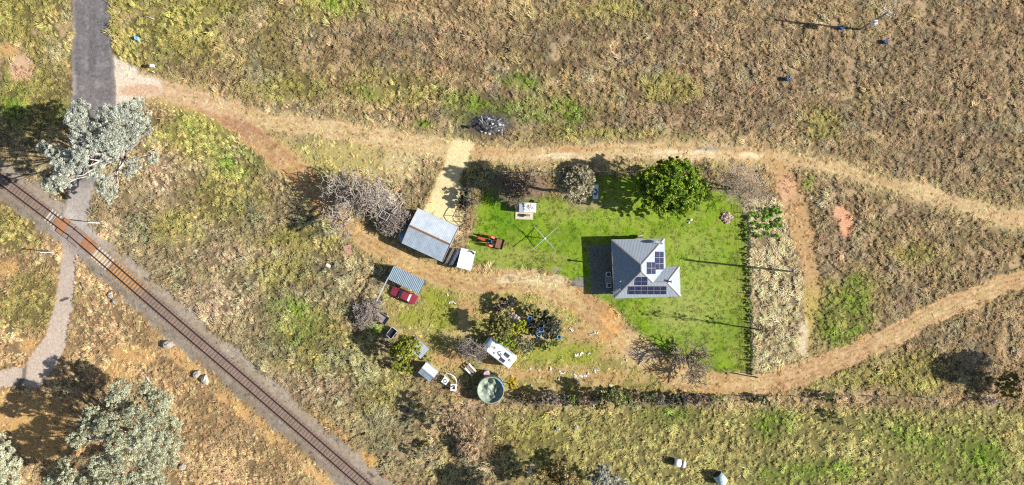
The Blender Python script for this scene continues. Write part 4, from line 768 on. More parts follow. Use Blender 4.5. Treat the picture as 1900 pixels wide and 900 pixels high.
gable('machinery_shed', 'large gabled iron machinery shed with rusty ridge beside the gravel pad', 801.5, 436.5, ang(76, 35.3), 7.75, 6.35, 2.7, 3.45, 'iron_b', 'iron', .26, .004)
gable('garden_hut', 'small gabled grey iron hut beside the yellow green tree', 797, 687, ang(23.5, 19), 2.75, 1.95, 1.9, 2.3, 'iron_b', 'iron', .15, .018)
t = thing('flat_roof_shed', 'small white flat roofed shed at the end of machinery shed', 'shed', 866.5, 480.5, ang(26, 6.5))
MB().box((0, 0, 1.0), (2.3, 3.1, 2.2)).build('wall', M['iron_b'], t)
for k in range(3): corr(MB(), -1.28+k*.86, -1.28+(k+1)*.86, -1.72, 2.2, 1.72, 2.32, .22, .012).build('roof_sheet', M['white'], t)
MB().tube([(.1, 1.45, 2.42), (.5, 1.6, 2.5), (.9, 1.45, 2.45), (1.2, 1.2, 2.38)], .09, 7).build('flue_pipe', M['dark'], t); MB().box((1.18, 0, 1.0), (.06, .8, 1.9)).build('door', M['timber'], t)
for i, (px, m_, w) in enumerate(((836, 'paletimber', .35), (840.5, 'rust', .22), (844, 'iron', .55), (848.5, 'dark', .3))):
    t = thing('plank_stack', ('pale timber planks stacked between the two sheds', 'rusty steel lengths racked between the two sheds', 'bright iron sheets racked between the two sheds', 'dark steel lengths racked against the flat roofed shed')[i], 'building materials', px, 474+i*2.0, ang(-13, 26))
    for k in range(3): MB().box((random.uniform(-.1, .1), (k-1)*w*.42, .75+.07*k), (3.1-.2*k, w*.36, .06)).build('plank', M[m_], t)
    for s in (-1, 1): MB().box((s*1.1, 0, .34), (.1, w*1.1, .75)).build('trestle', M['timber'], t)
# carport + car
t = thing('carport', 'open carport with striped corrugated roof over the maroon car', 'carport', 758, 518, ang(59, 28.8))
corr(MB(), -3.0, 3.0, -1.28, 2.3, 1.28, 2.42, .30, .028).build('roof', M['iron_c'], t)
for x in (-2.95, 0, 2.95):
    for y in (-1.2, 1.2): MB().tube([(x, y, -.2), (x, y, 2.3)], .05, 6).build('post', M['steel'], t)
for y, z in ((-1.2, 2.2), (1.2, 2.32)): MB().box((0, y, z), (6, .08, .12)).build('beam', M['steel'], t)
MB().box((-3.02, -2.6, 2.22), (.16, 5.9, .16)).build('side_beam', M['iron'], t); MB().tube([(-3.02, -5.45, -.2), (-3.02, -5.45, 2.2)], .06, 6).build('post', M['steel'], t)
MB().box((-2.97, -.1, 1.15), (.05, 2.4, 2.1)).build('end_wall', M['iron_b'], t)

car = thing('parked_car', 'faded maroon sedan parked on grass beside the carport', 'car', 750.5, 547, ang(-310, -135))
def sec(x, w, z0, z1, c=.12): return [(x, -w, z0), (x, w, z0), (x, w, z1-c), (x, w-c, z1), (x, -w+c, z1), (x, -w, z1-c)]
MB().loft([sec(-2.42, .70, .38, .72), sec(-2.32, .80, .28, .90), sec(-1.5, .87, .25, .96), sec(.0, .88, .24, .94), sec(1.1, .87, .25, .93), sec(1.9, .84, .26, .86), sec(2.32, .76, .3, .76), sec(2.42, .66, .4, .66)]).build('body', M['maroon'], car)
MB().loft([[(-1.28, -.74, .93), (-1.28, .74, .93), (-.85, .60, 1.40), (-.85, -.60, 1.40)], [(.92, -.76, .92), (.92, .76, .92), (.28, .62, 1.41), (.28, -.62, 1.41)]]).build('cabin', M['glass'], car)
MB().loft([[(-.95, -.61, 1.38), (-.95, .61, 1.38), (-.93, .56, 1.44), (-.93, -.56, 1.44)], [(-.3, -.64, 1.385), (-.3, .64, 1.385), (-.3, .58, 1.47), (-.3, -.58, 1.47)], [(.36, -.63, 1.38), (.36, .63, 1.38), (.33, .57, 1.44), (.33, -.57, 1.44)]]).build('roof_panel', M['maroon'], car)
MB().add([(-1.26, -.68, .955), (-1.26, .68, .955), (-.93, .57, 1.39), (-.93, -.57, 1.39)], [(0, 3, 2, 1)]).build('rear_window', M['skyglass'], car)
for s in (-1, 1):
    for x in (-1.3, .0, .9): MB().tube([(x, s*.765, .92), (x*.72-.03, s*.62, 1.41)], .045, 5).build('pillar', M['maroon'], car)
    for x in (-1.42, 1.45):
        w = MB().lathe([(.16, -.1), (.30, -.11), (.32, -.05), (.32, .05), (.30, .11), (.16, .1)], 16); w.v = [(x+v[0], s*.80+v[2], .32+v[1]) for v in w.v]; w_ = w.build('wheel', M['black'], car, True)
        r_ = MB().lathe([(0, -.07), (.16, -.08), (.17, .0), (.16, .08), (0, .07)], 12); r_.v = [(x+v[0], s*.81+v[2], .32+v[1]) for v in r_.v]; r_.build('rim', M['steel'], w_)
    MB().box((2.41, s*.48, .60), (.06, .3, .14)).build('headlight', M['skyglass'], car); MB().box((-2.42, s*.52, .66), (.05, .3, .14)).build('tail_light', M['orange'], car); MB().box((.75, s*.95, .98), (.1, .16, .1)).build('mirror', M['maroon'], car)
MB().box((2.44, 0, .42), (.12, 1.5, .14)).build('bumper', M['dark'], car); MB().box((-2.46, 0, .46), (.12, 1.5, .15)).build('bumper', M['steel'], car)

# ------------------------------------------------------------------ tractor, clothes hoist, pump hut
tr = thing('tractor', 'old orange tractor with roll frame and rusty rear deck on lawn', 'tractor', 903, 445.5, ang(-40, -11))
MB().loft([[(.15, -.30, .75), (.15, .30, .75), (.15, .27, 1.38), (.15, -.27, 1.38)], [(1.55, -.26, .72), (1.55, .26, .72), (1.55, .22, 1.28), (1.55, -.22, 1.28)]]).build('bonnet', M['orange'], tr)
MB().box((.75, 0, .62), (1.7, .36, .35)).build('engine', M['dark'], tr); MB().box((-.55, 0, .68), (1.1, .5, .5)).build('gearbox', M['dark'], tr)
st = MB().box((-.62, 0, 1.05), (.55, .56, .16)).build('seat', M['seatblue'], tr); MB().box((-.9, 0, 1.25), (.12, .54, .4), ry=-.15).build('backrest', M['seatblue'], st)
for s in (-1, 1):
    for x, rr, ww, yy in ((-.75, .68, .20, .72), (1.3, .36, .11, .58)):
        w = MB().lathe([(rr*.55, -ww), (rr*.93, -ww), (rr, -ww*.6), (rr, ww*.6), (rr*.93, ww), (rr*.55, ww)], 20); w.v = [(x+v[0], s*yy+v[2], rr+v[1]) for v in w.v]; w_ = w.build('wheel', M['black'], tr, True)
        r_ = MB().lathe([(0, -ww*.4), (rr*.5, -ww*.6), (rr*.56, -ww*.9), (rr*.56, ww*.9), (rr*.5, ww*.6), (0, ww*.4)], 14); r_.v = [(x+v[0], s*yy+v[2], rr+v[1]) for v in r_.v]; r_.build('rim', M['paletimber'], w_)
    MB().loft([[(-1.3, s*.74-.17, 1.2), (-1.3, s*.74+.17, 1.2), (-1.3, s*.74+.17, 1.26), (-1.3, s*.74-.17, 1.26)], [(-.7, s*.74-.17, 1.42), (-.7, s*.74+.17, 1.42), (-.7, s*.74+.17, 1.47), (-.7, s*.74-.17, 1.47)], [(-.1, s*.74-.17, 1.2), (-.1, s*.74+.17, 1.2), (-.1, s*.74+.17, 1.25), (-.1, s*.74-.17, 1.25)]]).build('mudguard', M['orange'], tr)
MB().tube([(-1.15, -.5, .8), (-1.2, -.5, 2.2), (-1.2, .5, 2.2), (-1.15, .5, .8)], .045, 6).build('roll_frame', M['dark'], tr)
MB().tube([(.9, .12, 1.3), (.9, .12, 2.05)], .04, 6).build('exhaust', M['dark'], tr); MB().tube([(.1, 0, 1.35), (-.15, 0, 1.5)], .03, 5).build('steering_column', M['dark'], tr)
MB().tube([(-.17+.06*math.sin(k*.63), .2*math.cos(k*.63), 1.52+.19*math.sin(k*.63)) for k in range(11)], .02, 4, False).build('steering_wheel', M['black'], tr)
for s in (-1, 1): MB().tube([(-1.2, s*.35, .6), (-1.75, s*.4, .5)], .045, 5).build('linkage', M['rust'], tr)
dk = MB().box((-2.35, 0, .42), (1.35, 1.75, .08)).build('carry_deck', M['rust'], tr)
for a_ in ((-3.02, 0, .08, 1.8), (-1.7, 0, .08, 1.8), (-2.35, .88, 1.4, .08), (-2.35, -.88, 1.4, .08)): MB().box((a_[0], a_[1], .55), (a_[2], a_[3], .22)).build('deck_rail', M['dark'], dk)

t = thing('clothes_hoist', 'rotary clothes hoist with four bare arms on the lawn', 'clothes line', 1010, 442.5)
MB().tube([(0, 0, -.2), (0, 0, 1.95)], .06, 8).build('pole', M['alu'], t); MB().lathe([(0, 1.7), (.2, 1.72), (.22, 1.9), (.12, 2.02), (0, 2.05)], 12).build('hub', M['white'], t)
for k in range(4):
    a = R(42)+k*math.pi/2; e = Vector((math.cos(a)*2.9, math.sin(a)*2.9, 2.12)); MB().tube([(0, 0, 1.9), e], [.055, .04], 6).build('arm', M['alu'], t); MB().tube([(0, 0, 1.3), e*.45+Vector((0, 0, 1.05))], .025, 5).build('stay', M['alu'], t)
for r_ in (.45, .65, .82, .98): MB().tube([(math.cos(R(42)+k*math.pi/2)*2.9*r_, math.sin(R(42)+k*math.pi/2)*2.9*r_, 1.9+.22*r_) for k in range(5)], .004, 3, False).build('line', M['dark'], t)

t = thing('pump_hut', 'small white roofed pump hut with leaf litter on sandy slab', 'hut', 973, 390, R(-2))
MB().box((0, -.25, .03), (3.1, 2.75, .16)).build('slab', M['tan'], t)
MB().box((.35, .35, .95), (2.6, 1.5, 1.8)).build('wall', M['iron_b'], t)
for k in range(3): corr(MB(), -.15+k*.72, -.15+(k+1)*.72, -.42, 1.9, 1.2, 2.02, .18, .012).build('roof_sheet', M['white'], t)
MB().box((-.68, .38, 1.82), (.95, 1.5, .05)).build('dark_roof_sheet', M['glass'], t)
lit = MB()
for k in range(46): x, y = random.gauss(.7, .5), random.gauss(.55, .3); lit.box((max(-.1, min(1.9, x)), max(-.3, min(1.1, y)), 1.995+.035*y), (.16, .07, .03), random.uniform(0, 3))
lit.build('leaf_litter', M['timber'], t)
p_ = MB().lathe([(0, .1), (.26, .1), (.28, .5), (.2, .62), (0, .65)], 14, (-.2, -.95, 0)).build('pressure_tank', M['dark'], t); MB().box((.65, -.9, .3), (.8, .34, .4)).build('pump', M['steel'], t); MB().tube([(-.2, -.95, .4), (.65, -.9, .45)], .05, 6).build('pipe', M['dark'], t)
t = thing('long_table', 'long white table with blue cloth under the grey green tree', 'table', 1104, 356.5, R(-1))
MB().box((0, 0, .74), (.95, 2.5, .07)).build('table_top', M['white'], t)
for x in (-.4, .4):
    for y in (-1.1, 1.1): MB().tube([(x, y, -.1), (x, y, .72)], .04, 6).build('leg', M['steel'], t)
cl = MB()
for k in range(7): a = k*.9; cl.box((.22*math.cos(a), -.05+.42*math.sin(a), .785+.006*k), (.38, .30, .012), a)
cl.build('blue_cloth', M['seatblue'], t)

# ------------------------------------------------------------------ caravan
cv = thing('caravan', 'white caravan with tree shade coloured onto its blue grey nose by garden bed', 'caravan', 926, 650, ang(37.5, 37)*0+ang(51, 39.5))
def csec(x, w, z0, z1, c=.14): return [(x, -w, z0), (x, w, z0), (x, w, z1-c), (x, w-c, z1), (x, -w+c, z1), (x, -w, z1-c)]
MB().loft([csec(-2.0, 1.19, .5, 2.72), csec(0, 1.2, .45, 2.75), csec(2.95, 1.2, .45, 2.73), csec(3.05, 1.16, .5, 2.65)]).build('body', M['caravan'], cv)
MB().loft([csec(-2.95, .62, .8, 1.95), csec(-2.85, .88, .62, 2.3), csec(-2.6, 1.08, .55, 2.56), csec(-2.3, 1.16, .5, 2.68), csec(-2.003, 1.18, .5, 2.72)]).build('nose', M['caravan_blue'], cv)  # nose coloured blue-grey, tree shade put into its skin
for x, y, a, b_ in ((1.35, .55, .95, .62), (1.25, -.60, .95, .62)):
    s_ = MB().box((x, y, 2.80), (a, b_, .05)).build('roof_solar_panel', M['alu'], cv)
    c_ = MB(); [c_.box((x-a*.5+a*(k+.5)/5, y, 2.829), (a/5*.82, b_*.86, .01)) for k in range(5)]; c_.build('cells', M['cell'], s_)
for x, y, w, d in ((.55, .05, .42, .42), (-.95, .3, .38, .38), (2.35, .2, .4, .4), (-.5, -.45, .3, .3)): h_ = MB().box((x, y, 2.79), (w, d, .14), taper=.85).build('roof_hatch', M['caravan'], cv); MB().box((x, y, 2.868), (w*.6, d*.6, .02)).build('lid', M['skyglass'], h_)
MB().tube([(.85, -.3, 2.78), (.2, -.28, 2.80), (-.15, 0, 2.80), (.0, .35, 2.80), (.2, .5, 2.79)], .05, 6).build('black_hose', M['black'], cv)
for x in (-1.3, 1.6): w = MB().box((x, 1.19, 1.7), (.9, .06, .6)).build('window', M['glass'], cv); MB().box((x, -1.19, 1.7), (.9, .06, .6)).build('window', M['glass'], cv)
MB().box((.3, -1.2, 1.35), (.7, .06, 1.7)).build('door', M['white'], cv)
for s in (-1, 1):
    for x in (-.1, .75): w = MB().lathe([(.15, -.1), (.32, -.1), (.34, 0), (.32, .1), (.15, .1)], 16); w.v = [(x+v[0], s*1.02+v[2], .33+v[1]) for v in w.v]; w.build('wheel', M['black'], cv, True)
    MB().tube([(-2.6, s*.8, .52), (-4.0, 0, .5)], .05, 5).build('drawbar', M['dark'], cv)
MB().tube([(-3.8, 0, -.02), (-3.8, 0, .6)], .05, 6).build('jockey_wheel', M['steel'], cv)
MB().tube([(-1.8, 1.24, 2.6), (2.3, 1.24, 2.6)], .08, 8).build('rolled_awning', M['caravan_blue'], cv)

# ------------------------------------------------------------------ tank and yard things
t = thing('water_tank', 'round pale green concrete tank with a sagging stained liner', 'water tank', 911, 719)
MB().lathe([(2.33, -.15), (2.36, 2.2), (2.36, 2.3), (2.17, 2.3), (2.16, 1.2)], 40).build('wall', M['tank'], t, True)
lr = np.random.default_rng(9); b = MB(); nr, na = 14, 48; vs = []
for i in range(nr+1):
    for j in range(na):
        r_ = 2.18*i/nr; a = 2*math.pi*j/na; x, y = r_*math.cos(a), r_*math.sin(a)
        z = 1.3+.62*(i/nr)**3+1.5*(float(fbm(np.array([x*40+300]), np.array([y*40+300]), 38, 4, 5)[0])-.5)*(1-(i/nr)**6)+.25*math.exp(-((x-.4)**2+(y-.5)**2)/1.2); vs.append((x, y, min(z, 2.24)))
b.add(vs, [(i*na+j, i*na+(j+1) % na, (i+1)*na+(j+1) % na, (i+1)*na+j) for i in range(nr) for j in range(na)]); b.build('liner', M['liner'], t, True)
for k in range(3): MB().box((2.27*math.cos(.35+k*.27), 2.27*math.sin(.35+k*.27), 2.31), (.2, .5, .05), .35+k*.27).build('blue_rim_patch', M['paleblue'], t)
MB().lathe([(0, 0), (.18, 0), (.18, .3), (0, .32)], 8, (-2.55, .2, .1)).build('outlet_valve', M['paletimber'], t)
t = thing('drum', 'pink and white drum standing between caravan and tank', 'drum', 903, 692)
MB().lathe([(0, 0), (.5, 0), (.52, .3), (.5, .32), (.52, .6), (0.5, .62)], 20).build('blue_base', M['paleblue'], t); MB().lathe([(.5, .62), (.52, .9), (.5, .95)], 20).build('white_band', M['white'], t); MB().lathe([(.5, .95), (.52, 1.1), (.46, 1.12), (0, 1.08)], 20).build('pink_lid', M['pinkwhite'], t)
t = thing('broken_cart', 'broken cart of white boards and rusty bars near the tank', 'cart', 873, 684, ang(14, 13))
for k in range(3): MB().box((.1, -.55+k*.5, .5), (1.9, .3, .05), random.uniform(-.1, .1)).build('board', M['white'] if k != 1 else M['timber'], t)
MB().box((-.9, 0, .5), (.1, 1.6, .1)).build('end_bar', M['dark'], t); MB().tube([(-1.1, .8, .45), (-1.7, 1.6, .2)], .05, 5).build('handle', M['rust'], t); MB().tube([(.9, .4, .55), (2.1, 1.6, .3)], .05, 5).build('handle', M['rust'], t)
for s in (-1, 1): w = MB().lathe([(.12, -.05), (.25, -.05), (.25, .05), (.12, .05)], 12); w.v = [(v[0], s*.75+v[2], .25+v[1]) for v in w.v]; w.build('wheel', M['black'], t)
for i, (px, py, rz, w, d) in enumerate(((827, 705, ang(10, 7), 1.05, 1.05), (842, 717, R(-3), 1.0, 1.25))):
    t = thing('white_appliance', ('old white washing machine with round lid beside the garden hut', 'open topped white box holding dark scrap near the tank')[i], 'appliance' if i == 0 else 'box', px, py, rz)
    MB().box((0, 0, .45), (w, d, .95)).build('case', M['white'], t)
    if i == 0: MB().lathe([(.18, .935), (.34, .935), (.36, .96), (.30, .99), (.18, .95)], 18).build('round_lid', M['steel'], t)
    else:
        for k in range(6): MB().box((random.uniform(-.25, .25), random.uniform(-.35, .35), .97), (.28, .16, .12), random.uniform(0, 3)).build('scrap', M['dark'] if k % 2 else M['rust'], t)
t = thing('hoop_pipe', 'white bent hoop of pipe behind the old washing machine', 'pipe', 836, 700); O2 = t.location
MB().tube([P(*q)-O2 for q in ((825, 700, .05), (825, 696, .6), (829, 693, .8), (836, 694, .8), (843, 699, .75), (847, 706, .6), (846.5, 711, .05))], .09, 7).build('hoop', M['white'], t, True)
t = thing('lean_to', 'tumbledown lean-to with pale iron roof under yellow green tree', 'shed', 778, 643, ang(24, 21)); 
for k in range(3): corr(MB(), -1.55+k*1.02, -1.55+(k+1)*1.04, -1.2, 1.3+.05*k, 1.15, 1.85-.06*k, .2, .02).build('roof_sheet', M['iron' if k else 'concrete'], t)
for x in (-1.4, 1.4):
    for y, h_ in ((-1.05, 1.25), (1.0, 1.7)): MB().tube([(x, y, -.2), (x, y, h_)], .06, 6).build('post', M['timber'], t)
MB().box((0, 1.02, .8), (2.8, .05, 1.6)).build('back_wall', M['timber'], t)
def open_trailer(label, px, py, rz, L, W, m1, m2, cat='trailer'):
    t = thing('box_trailer', label, cat, px, py, rz); MB().box((0, 0, .45), (L, W, .06)).build('floor', M[m1], t)
    for y in (-W/2, W/2): MB().box((0, y, .68), (L, .06, .42)).build('side', M[m2], t)
    for x in (-L/2, L/2): MB().box((x, 0, .68), (.06, W+.06, .42)).build('end', M[m2], t)
    for s in (-1, 1):
        w = MB().lathe([(.12, -.09), (.3, -.09), (.3, .09), (.12, .09)], 14); w.v = [(v[0], s*(W/2+.14)+v[2], .3+v[1]) for v in w.v]; w.build('wheel', M['black'], t)
        MB().tube([(-L/2, s*W*.35, .42), (-L/2-1.1, 0, .4)], .04, 5).build('drawbar', M[m2], t)
open_trailer('rusty box trailer among the bare shrub below the car', 711, 590, ang(16, 11), 2.0, 1.5, 'timber', 'steel')
open_trailer('small grey box trailer behind the tumbledown lean-to', 728, 617, ang(14, -18), 1.8, 1.2, 'dark', 'iron')
t = thing('boat_trailer', 'blue boat trailer with pale rail shaded by the big shed', 'trailer', 750, 433, ang(-8, 24))
MB().loft([[(-1.3, -.5, .5), (-1.3, .5, .5), (-1.3, .6, .95), (-1.3, -.6, .95)], [(.6, -.55, .45), (.6, .55, .45), (.6, .65, .95), (.6, -.65, .95)], [(1.6, -.12, .65), (1.6, .12, .65), (1.6, .15, 1.05), (1.6, -.15, 1.05)]]).build('hull', M['paleblue'], t)
MB().tube([(-1.2, -.55, 1.25), (.6, -.55, 1.25), (.95, 0, 1.25), (.6, .55, 1.25), (-1.2, .55, 1.25)], .05, 6).build('rail', M['white'], t)
for s in (-1, 1): w = MB().lathe([(.1, -.08), (.27, -.08), (.27, .08), (.1, .08)], 14); w.v = [(v[0]-.3, s*.75+v[2], .27+v[1]) for v in w.v]; w.build('wheel', M['black'], t)
MB().box((0, 0, .36), (3.0, .12, .12)).build('chassis', M['dark'], t)
# old pipes in the shrub by the shed
t = thing('pipe_frame', 'pale square pipe frame caught in the grey shrub', 'frame', 719, 401, R(-30))
for a, b_ in (((-.7, -.6), (.7, -.6)), ((.7, -.6), (.7, .6)), ((.7, .6), (-.7, .6)), ((-.7, .6), (-.7, -.6))): MB().tube([(*a, 2.9), (*b_, 2.9)], .05, 5).build('bar', M['alu'], t)
for x in (-.7, .7): MB().tube([(x, -.6, -.2), (x, -.6, 2.9)], .05, 5).build('leg', M['alu'], t)
t = thing('ladder', 'pale ladder leaning through the grey shrub toward the shed', 'ladder', 742, 385, ang(-13, 18))
for y in (-.2, .2): MB().tube([(-1.3, y, 1.2), (1.3, y, 3.3)], .04, 5).build('stile', M['alu'], t)
for k in range(8): x = -1.2+k*.34; MB().tube([(x, -.2, 1.28+.275*k), (x, .2, 1.28+.275*k)], .03, 4).build('rung', M['alu'], t)
MB().tube([(1.3, 0, -.1), (1.3, 0, 3.3)], .05, 5).build('prop', M['timber'], t)
# drums
def drum(label, px, py, m, r_=.30, h_=.86, lying=False, cat='drum'):
    t = thing('plastic_drum', label, cat, px, py)
    MB().lathe([(0, 0), (r_, .01), (r_*1.06, .08), (r_, .12), (r_*1.04, h_*.5), (r_, h_*.88), (r_*1.06, h_*.92), (r_*.98, h_), (r_*.86, h_), (r_*.84, h_*.9), (0, h_*.9)], 18).build('shell', M[m], t); MB().tube([(r_*.5, 0, h_*.9), (r_*.5, 0, h_+.03)], .05, 8).build('bung', M['white'], t)
for lb, px, py, m in (('blue drum standing next to the power pole foot', 1640, 79, 'blue'), ('blue drum standing in the power pole shadow', 1559, 53, 'blue'), ('blue drum standing alone in grass above the bare track corner', 1460, 148, 'blue'), ('pale blue drum standing in grass beside the asphalt road', 257, 73, 'paleblue'),
    ('rusty orange drum standing at the end of power pole shadow', 1501, 52, 'orange'), ('rusty orange drum standing alone in the wide eastern paddock', 1805, 163, 'orange')): drum(lb, px, py, 'rust' if m == 'orange' else m, .24 if m == 'orange' else .34, .6 if m == 'orange' else .85)
for i, (px, py, z, r_) in enumerate(((1004, 611, 2.75, .42), (1000, 620, 2.3, .36), (1037, 625, .0, .34), (983, 590, 2.2, .36), (980, 600, 2.0, .28))):
    t = thing('blue_tub', ('largest round blue tub sitting in the dark shrub', 'blue tub just below the largest tub in dark shrub', 'blue tub on the ground at dark shrub edge', 'blue tub in the shaded side of dark shrub', 'smallest blue tub beside the yellow green shrub')[i], 'tub', px, py, 0, 'blue tubs round the dark shrub')
    t.location = P(px, py, z) if z else P(px, py, 0); MB().lathe([(0, .03), (r_*.8, .03), (r_, .38), (r_*1.1, .4), (r_*1.1, .43), (r_*.95, .43), (r_*.76, .1), (0, .1)], 18).build('bowl', M['paleblue'], t); MB().lathe([(0, .12), (r_*.5, .2), (0, .3)], 10).build('soil', M['dark'], t)
    if z: MB().tube([(0, 0, -z-.1), (0, 0, .05)], .06, 6).build('stake', M['post'], t)
t = thing('letterbox', 'white letterbox on a post at the gravel driveway mouth', 'letterbox', 289, 126); MB().tube([(0, 0, -.3), (0, 0, 1.05)], .09, 8).build('post', M['post'], t); bx = MB().box((0, .05, 1.2), (.62, .5, .42)).build('box', M['white'], t); MB().box((.3, .05, 1.22), (.05, .34, .08)).build('slot', M['dark'], bx); MB().box((-.05, .28, .85), (.5, .06, .4)).build('number_plate', M['white'], t)
t = thing('marker_post', 'short pale marker post below the letterbox', 'post', 287, 134.5); MB().tube([(0, 0, -.2), (0, 0, .72)], [.09, .07], 8).build('post', M['paletimber'], t); MB().box((0, 0, .74), (.16, .16, .05)).build('cap', M['white'], t)
t = thing('burnt_stump', 'black burnt stump standing beside the ash heap', 'stump', 870, 236); MB().tube([(0, 0, -.1), (.02, 0, .3), (0, .03, .92)], [.30, .25, .22], 10).build('stump', M['char'], t); MB().lathe([(0, .88), (.2, .95), (.1, .8), (0, .78)], 9).build('hollow_top', M['black'], t)
t = thing('white_tank', 'upturned white tank with black strap and open end in paddock', 'tank', 1258, 857, ang(20, 5))
MB().tube([(-.95, 0, .62), (.3, 0, .62)], .66, 20).build('shell', M['white'], t, True); MB().tube([(.3, 0, .62), (.42, 0, .62)], .63, 20).build('strap', M['black'], t); MB().tube([(.42, 0, .62), (1.05, 0, .62), (1.15, 0, .62)], [.66, .65, .5], 20).build('end_shell', M['white'], t, True); MB().tube([(-.97, 0, .62), (-.94, 0, .62)], .6, 18).build('open_mouth', M['black'], t)
t = thing('blue_white_tank', 'pale blue cylindrical tank lying in the southern paddock', 'tank', 1334, 885, ang(18, 24)+math.pi/2*0)
MB().tube([(-.95, 0, .85), (.8, 0, .85), (1.0, 0, .85)], [.9, .9, .72], 26).build('shell', mat('pale_blue_tank', (.50, .62, .68), .5, 0, .1, 2), t, True); MB().tube([(-.99, 0, .85), (-.94, 0, .85)], .82, 22).build('dark_open_end', M['black'], t); MB().tube([(.2, 0, .85), (.26, 0, .85)], .92, 26).build('hoop_band', M['skyglass'], t)

# ------------------------------------------------------------------ rocks, heaps, litter
def stone_mesh(seed, s=1.):
    r = random.Random(seed); b = MB(); n = 8; prof = [(0, -.15), (.42, -.1), (.5, .12), (.34, .36), (0, .42)]; vs = []
    for pr_, z in prof:
        for j in range(n): a = 2*math.pi*j/n; k = r.uniform(.75, 1.2); vs.append((pr_*math.cos(a)*k*s, pr_*math.sin(a)*k*s*.8, z*s*r.uniform(.85, 1.15)))
    b.add(vs, [(i*n+j, i*n+(j+1) % n, (i+1)*n+(j+1) % n, (i+1)*n+j) for i in range(4) for j in range(n)]); return b
for i, (lb, px, py, s) in enumerate((('large pale boulder on orange soil above the railway', 313, 639, 2.2), ('pale boulder with dark shade beside the layered rock', 366, 694, 1.7), ('grey layered rock on orange soil beside the railway', 381, 704, 1.8), ('pale pointed rock lying in the southern grass', 1035, 795, 1.1), ('small creamy rock right of the pointed rock', 1069, 793, 1.), ('whitish rock half buried among grass near railway cutting', 206, 548, 1.2), ('whitish broken rock just below the other cutting rock', 212, 560, 1.), ('dark hollow rock in brown grass below the gum', 340, 866, 1.5))):
    tag(stone_mesh(200+i, s).build('boulder', M['rock'], None, loc=P(px, py), rz=i), lb, 'rock', 'pale boulders')
t = thing('stone_heap', 'round heap of pinkish stones on the lawn', 'stone heap', 1349, 404); ms = [stone_mesh(300+k, .55).build('stone', M['brickred'], t) for k in range(4)]
for k in range(60):
    o = ms[k] if k < 4 else bpy.data.objects.new('stone', ms[k % 4].data)
    if k >= 4: COL.objects.link(o); o.parent = t
    a = random.uniform(0, 6.28); r_ = .95*math.sqrt(random.random()); o.location = (r_*math.cos(a), r_*math.sin(a), .28*(1-r_)); o.rotation_euler = (random.uniform(-.3, .3), 0, random.uniform(0, 6)); k_ = random.uniform(.5, 1.2); o.scale = (k_, k_, k_)
t = thing('ash_heap', 'burnt rubbish heap of black ash and pale debris', 'ash heap', 909, 231); b = MB(); nr, na = 12, 40; vs = []
for i in range(nr+1):
    for j in range(na):
        r_ = i/nr; a = 2*math.pi*j/na; x, y = 3.3*r_*math.cos(a)*(1+.12*math.sin(3*a)), 1.9*r_*math.sin(a)*(1+.1*math.cos(2*a)); z = .75*(1-r_*r_)+.7*(float(fbm(np.array([x*60+900]), np.array([y*60+900]), 45, 4, 8)[0])-.5)*(1-r_)-.06; vs.append((x, y, z))
b.add(vs, [(i*na+j, i*na+(j+1) % na, (i+1)*na+(j+1) % na, (i+1)*na+j) for i in range(nr) for j in range(na)]); b.build('mound', M['ash'], t)
for k in range(34): a = random.uniform(0, 6.28); r_ = random.random()**.7; o = stone_mesh(400+k, random.uniform(.25, .7)).build('lump', M['paleash' if random.random() < .5 else 'char'], t); o.location = (2.6*r_*math.cos(a), 1.5*r_*math.sin(a)-.2, .55*(1-r_*r_))
for k in range(14): a = random.uniform(0, 6.28); x, y = random.uniform(-2.2, 2.2), random.uniform(-1.2, 1.2); MB().tube([(x, y, .5), (x+math.cos(a)*.9, y+math.sin(a)*.9, .62)], .06, 5).build('charred_branch', M['char' if k % 2 else 'paleash'], t)
sheets = [(1060, 611, 8, 4, 40), (1096, 620, 7, 3, -15), (1107, 618, 8, 3, -8), (1070, 659, 7, 5, 15), (1079, 656, 8, 4, -20), (1093, 656, 5, 2.5, -15), (1022, 685, 3, 7, 15), (1044, 692, 10, 3, -25), (1039, 688, 4, 3, 40), (1037, 702, 3, 6, 20), (1067, 697, 5, 9, -15), (1078, 698, 7, 4, 15), (1086, 698, 6, 5, -30), (1092, 693, 4, 4, 20), (1104, 689, 4, 7, 10), (1110, 686, 5, 3, -15), (1073, 708, 5, 5, 30), (1132, 715, 5, 5, 10), (1001, 687, 4, 3, 0), (978, 672, 4, 2, 0), (984, 684, 3, 4, 20), (1162, 668, 3, 4, 0), (1188, 674, 3, 8, 35), (986, 715, 5, 3, -20), (840, 561, 12, 4, 5), (831, 547, 3, 3, 0)]
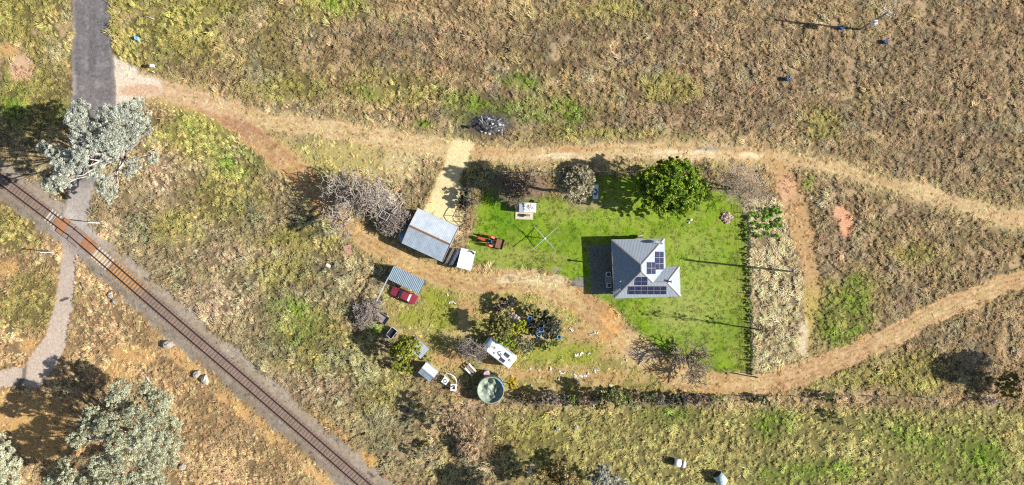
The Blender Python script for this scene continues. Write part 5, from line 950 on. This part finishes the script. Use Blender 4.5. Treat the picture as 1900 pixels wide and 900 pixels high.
for i, (px, py, w, d, a) in enumerate(sheets):
    r_ = np.random.default_rng(500+i); b = MB(); nx_, ny_ = 7, 6; W_, D_ = w/PPM, d/PPM; vs = []
    for j in range(ny_+1):
        for k in range(nx_+1): vs.append(((k/nx_-.5)*W_*(1+r_.normal(0, .18)), (j/ny_-.5)*D_*(1+r_.normal(0, .25))+.12*W_*math.sin(k*.9+i), .04+abs(r_.normal(0, .07))))
    b.add(vs, [(j*(nx_+1)+k, j*(nx_+1)+k+1, (j+1)*(nx_+1)+k+1, (j+1)*(nx_+1)+k) for j in range(ny_) for k in range(nx_)])
    tag(b.build('plastic_sheet', M['sheet'], None, loc=P(px, py), rz=R(-a)), ('torn white sheet lying on reddish soil right of the dark garden shrub' if py < 630 and px > 1000 else
        'crumpled white sheet lying on the greenest patch of the yard' if 650 < py < 662 else 'torn white sheet lying beside the curved track by the bare tree' if px > 1140 else
        'white sheet lying right against the dark scrub shade' if py > 712 else 'white scrap lying in grass between carport and track' if px < 900 else
        'small white scrap lying near the caravan and tank' if px < 1010 else 'torn white sheet in the long row strewn above the scrub'), 'plastic sheet', 'white sheets strewn over the yard')
def log(label, x0, y0, x1, y1, r_, m, cat='log'):
    t = thing('fallen_log', label, cat, (x0+x1)/2, (y0+y1)/2); a, b_ = P(x0, y0)-t.location, P(x1, y1)-t.location; up = Vector((0, 0, r_))
    MB().tube([a+up, a.lerp(b_, .35)+up*1.2+Vector((.05, .05, 0)), a.lerp(b_, .7)+up, b_+up], [r_, r_*.95, r_*.85, r_*.7], 8).build('stem', M[m], t, True); c = a.lerp(b_, .6)+up; MB().tube([c, c+Vector((.25, .3, .25))], [r_*.5, r_*.3], 5).build('branch_stub', M[m], t)
log('bleached log lying above the sage green gum', 270, 696, 285, 720, .16, 'bark_pale'); log('grey broken post lying beside the worn road', 151, 525, 160, 544, .13, 'timber'); log('pale branch lying in the bottom scrub grass', 892, 772, 901, 778, .09, 'bark_pale'); log('white fallen branch right of the road under grass', 268, 30, 287, 36, .1, 'bark_pale')
log('bare white limb fallen on the gum crown shade', 6, 822, 28, 836, .1, 'bark_pale')
for lb, px, py, w, d, a, m in (('rusty pinkish iron sheet lying in grass below bare tree', 646, 464, 1.35, 1.75, 12, 'rustlight'), ('small white iron sheet lying in grass left of carport', 610, 493, .9, .6, -30, 'white'), ('brown rusty plate lying above the bare tree', 637, 326, .6, .9, -10, 'rust')):
    t = thing('iron_sheet', lb, 'iron sheet', px, py, R(a)); corr(MB(), -w/2, w/2, -d/2, .1, d/2, .2, .15, .012).build('sheet', M[m], t); MB().box((0, 0, .05), (w*.7, .1, .12)).build('batten', M['timber'], t)
t = thing('garden_ornament', 'small white twin ornament on lawn under the shade tree', 'ornament', 1282, 408); MB().lathe([(0, 0), (.22, 0), (.14, .2), (.2, .3), (0, .36)], 10).build('urn', M['white'], t); MB().lathe([(0, 0), (.18, 0), (.12, .16), (0, .25)], 9, (-.4, -.5, 0)).build('small_urn', M['white'], t)
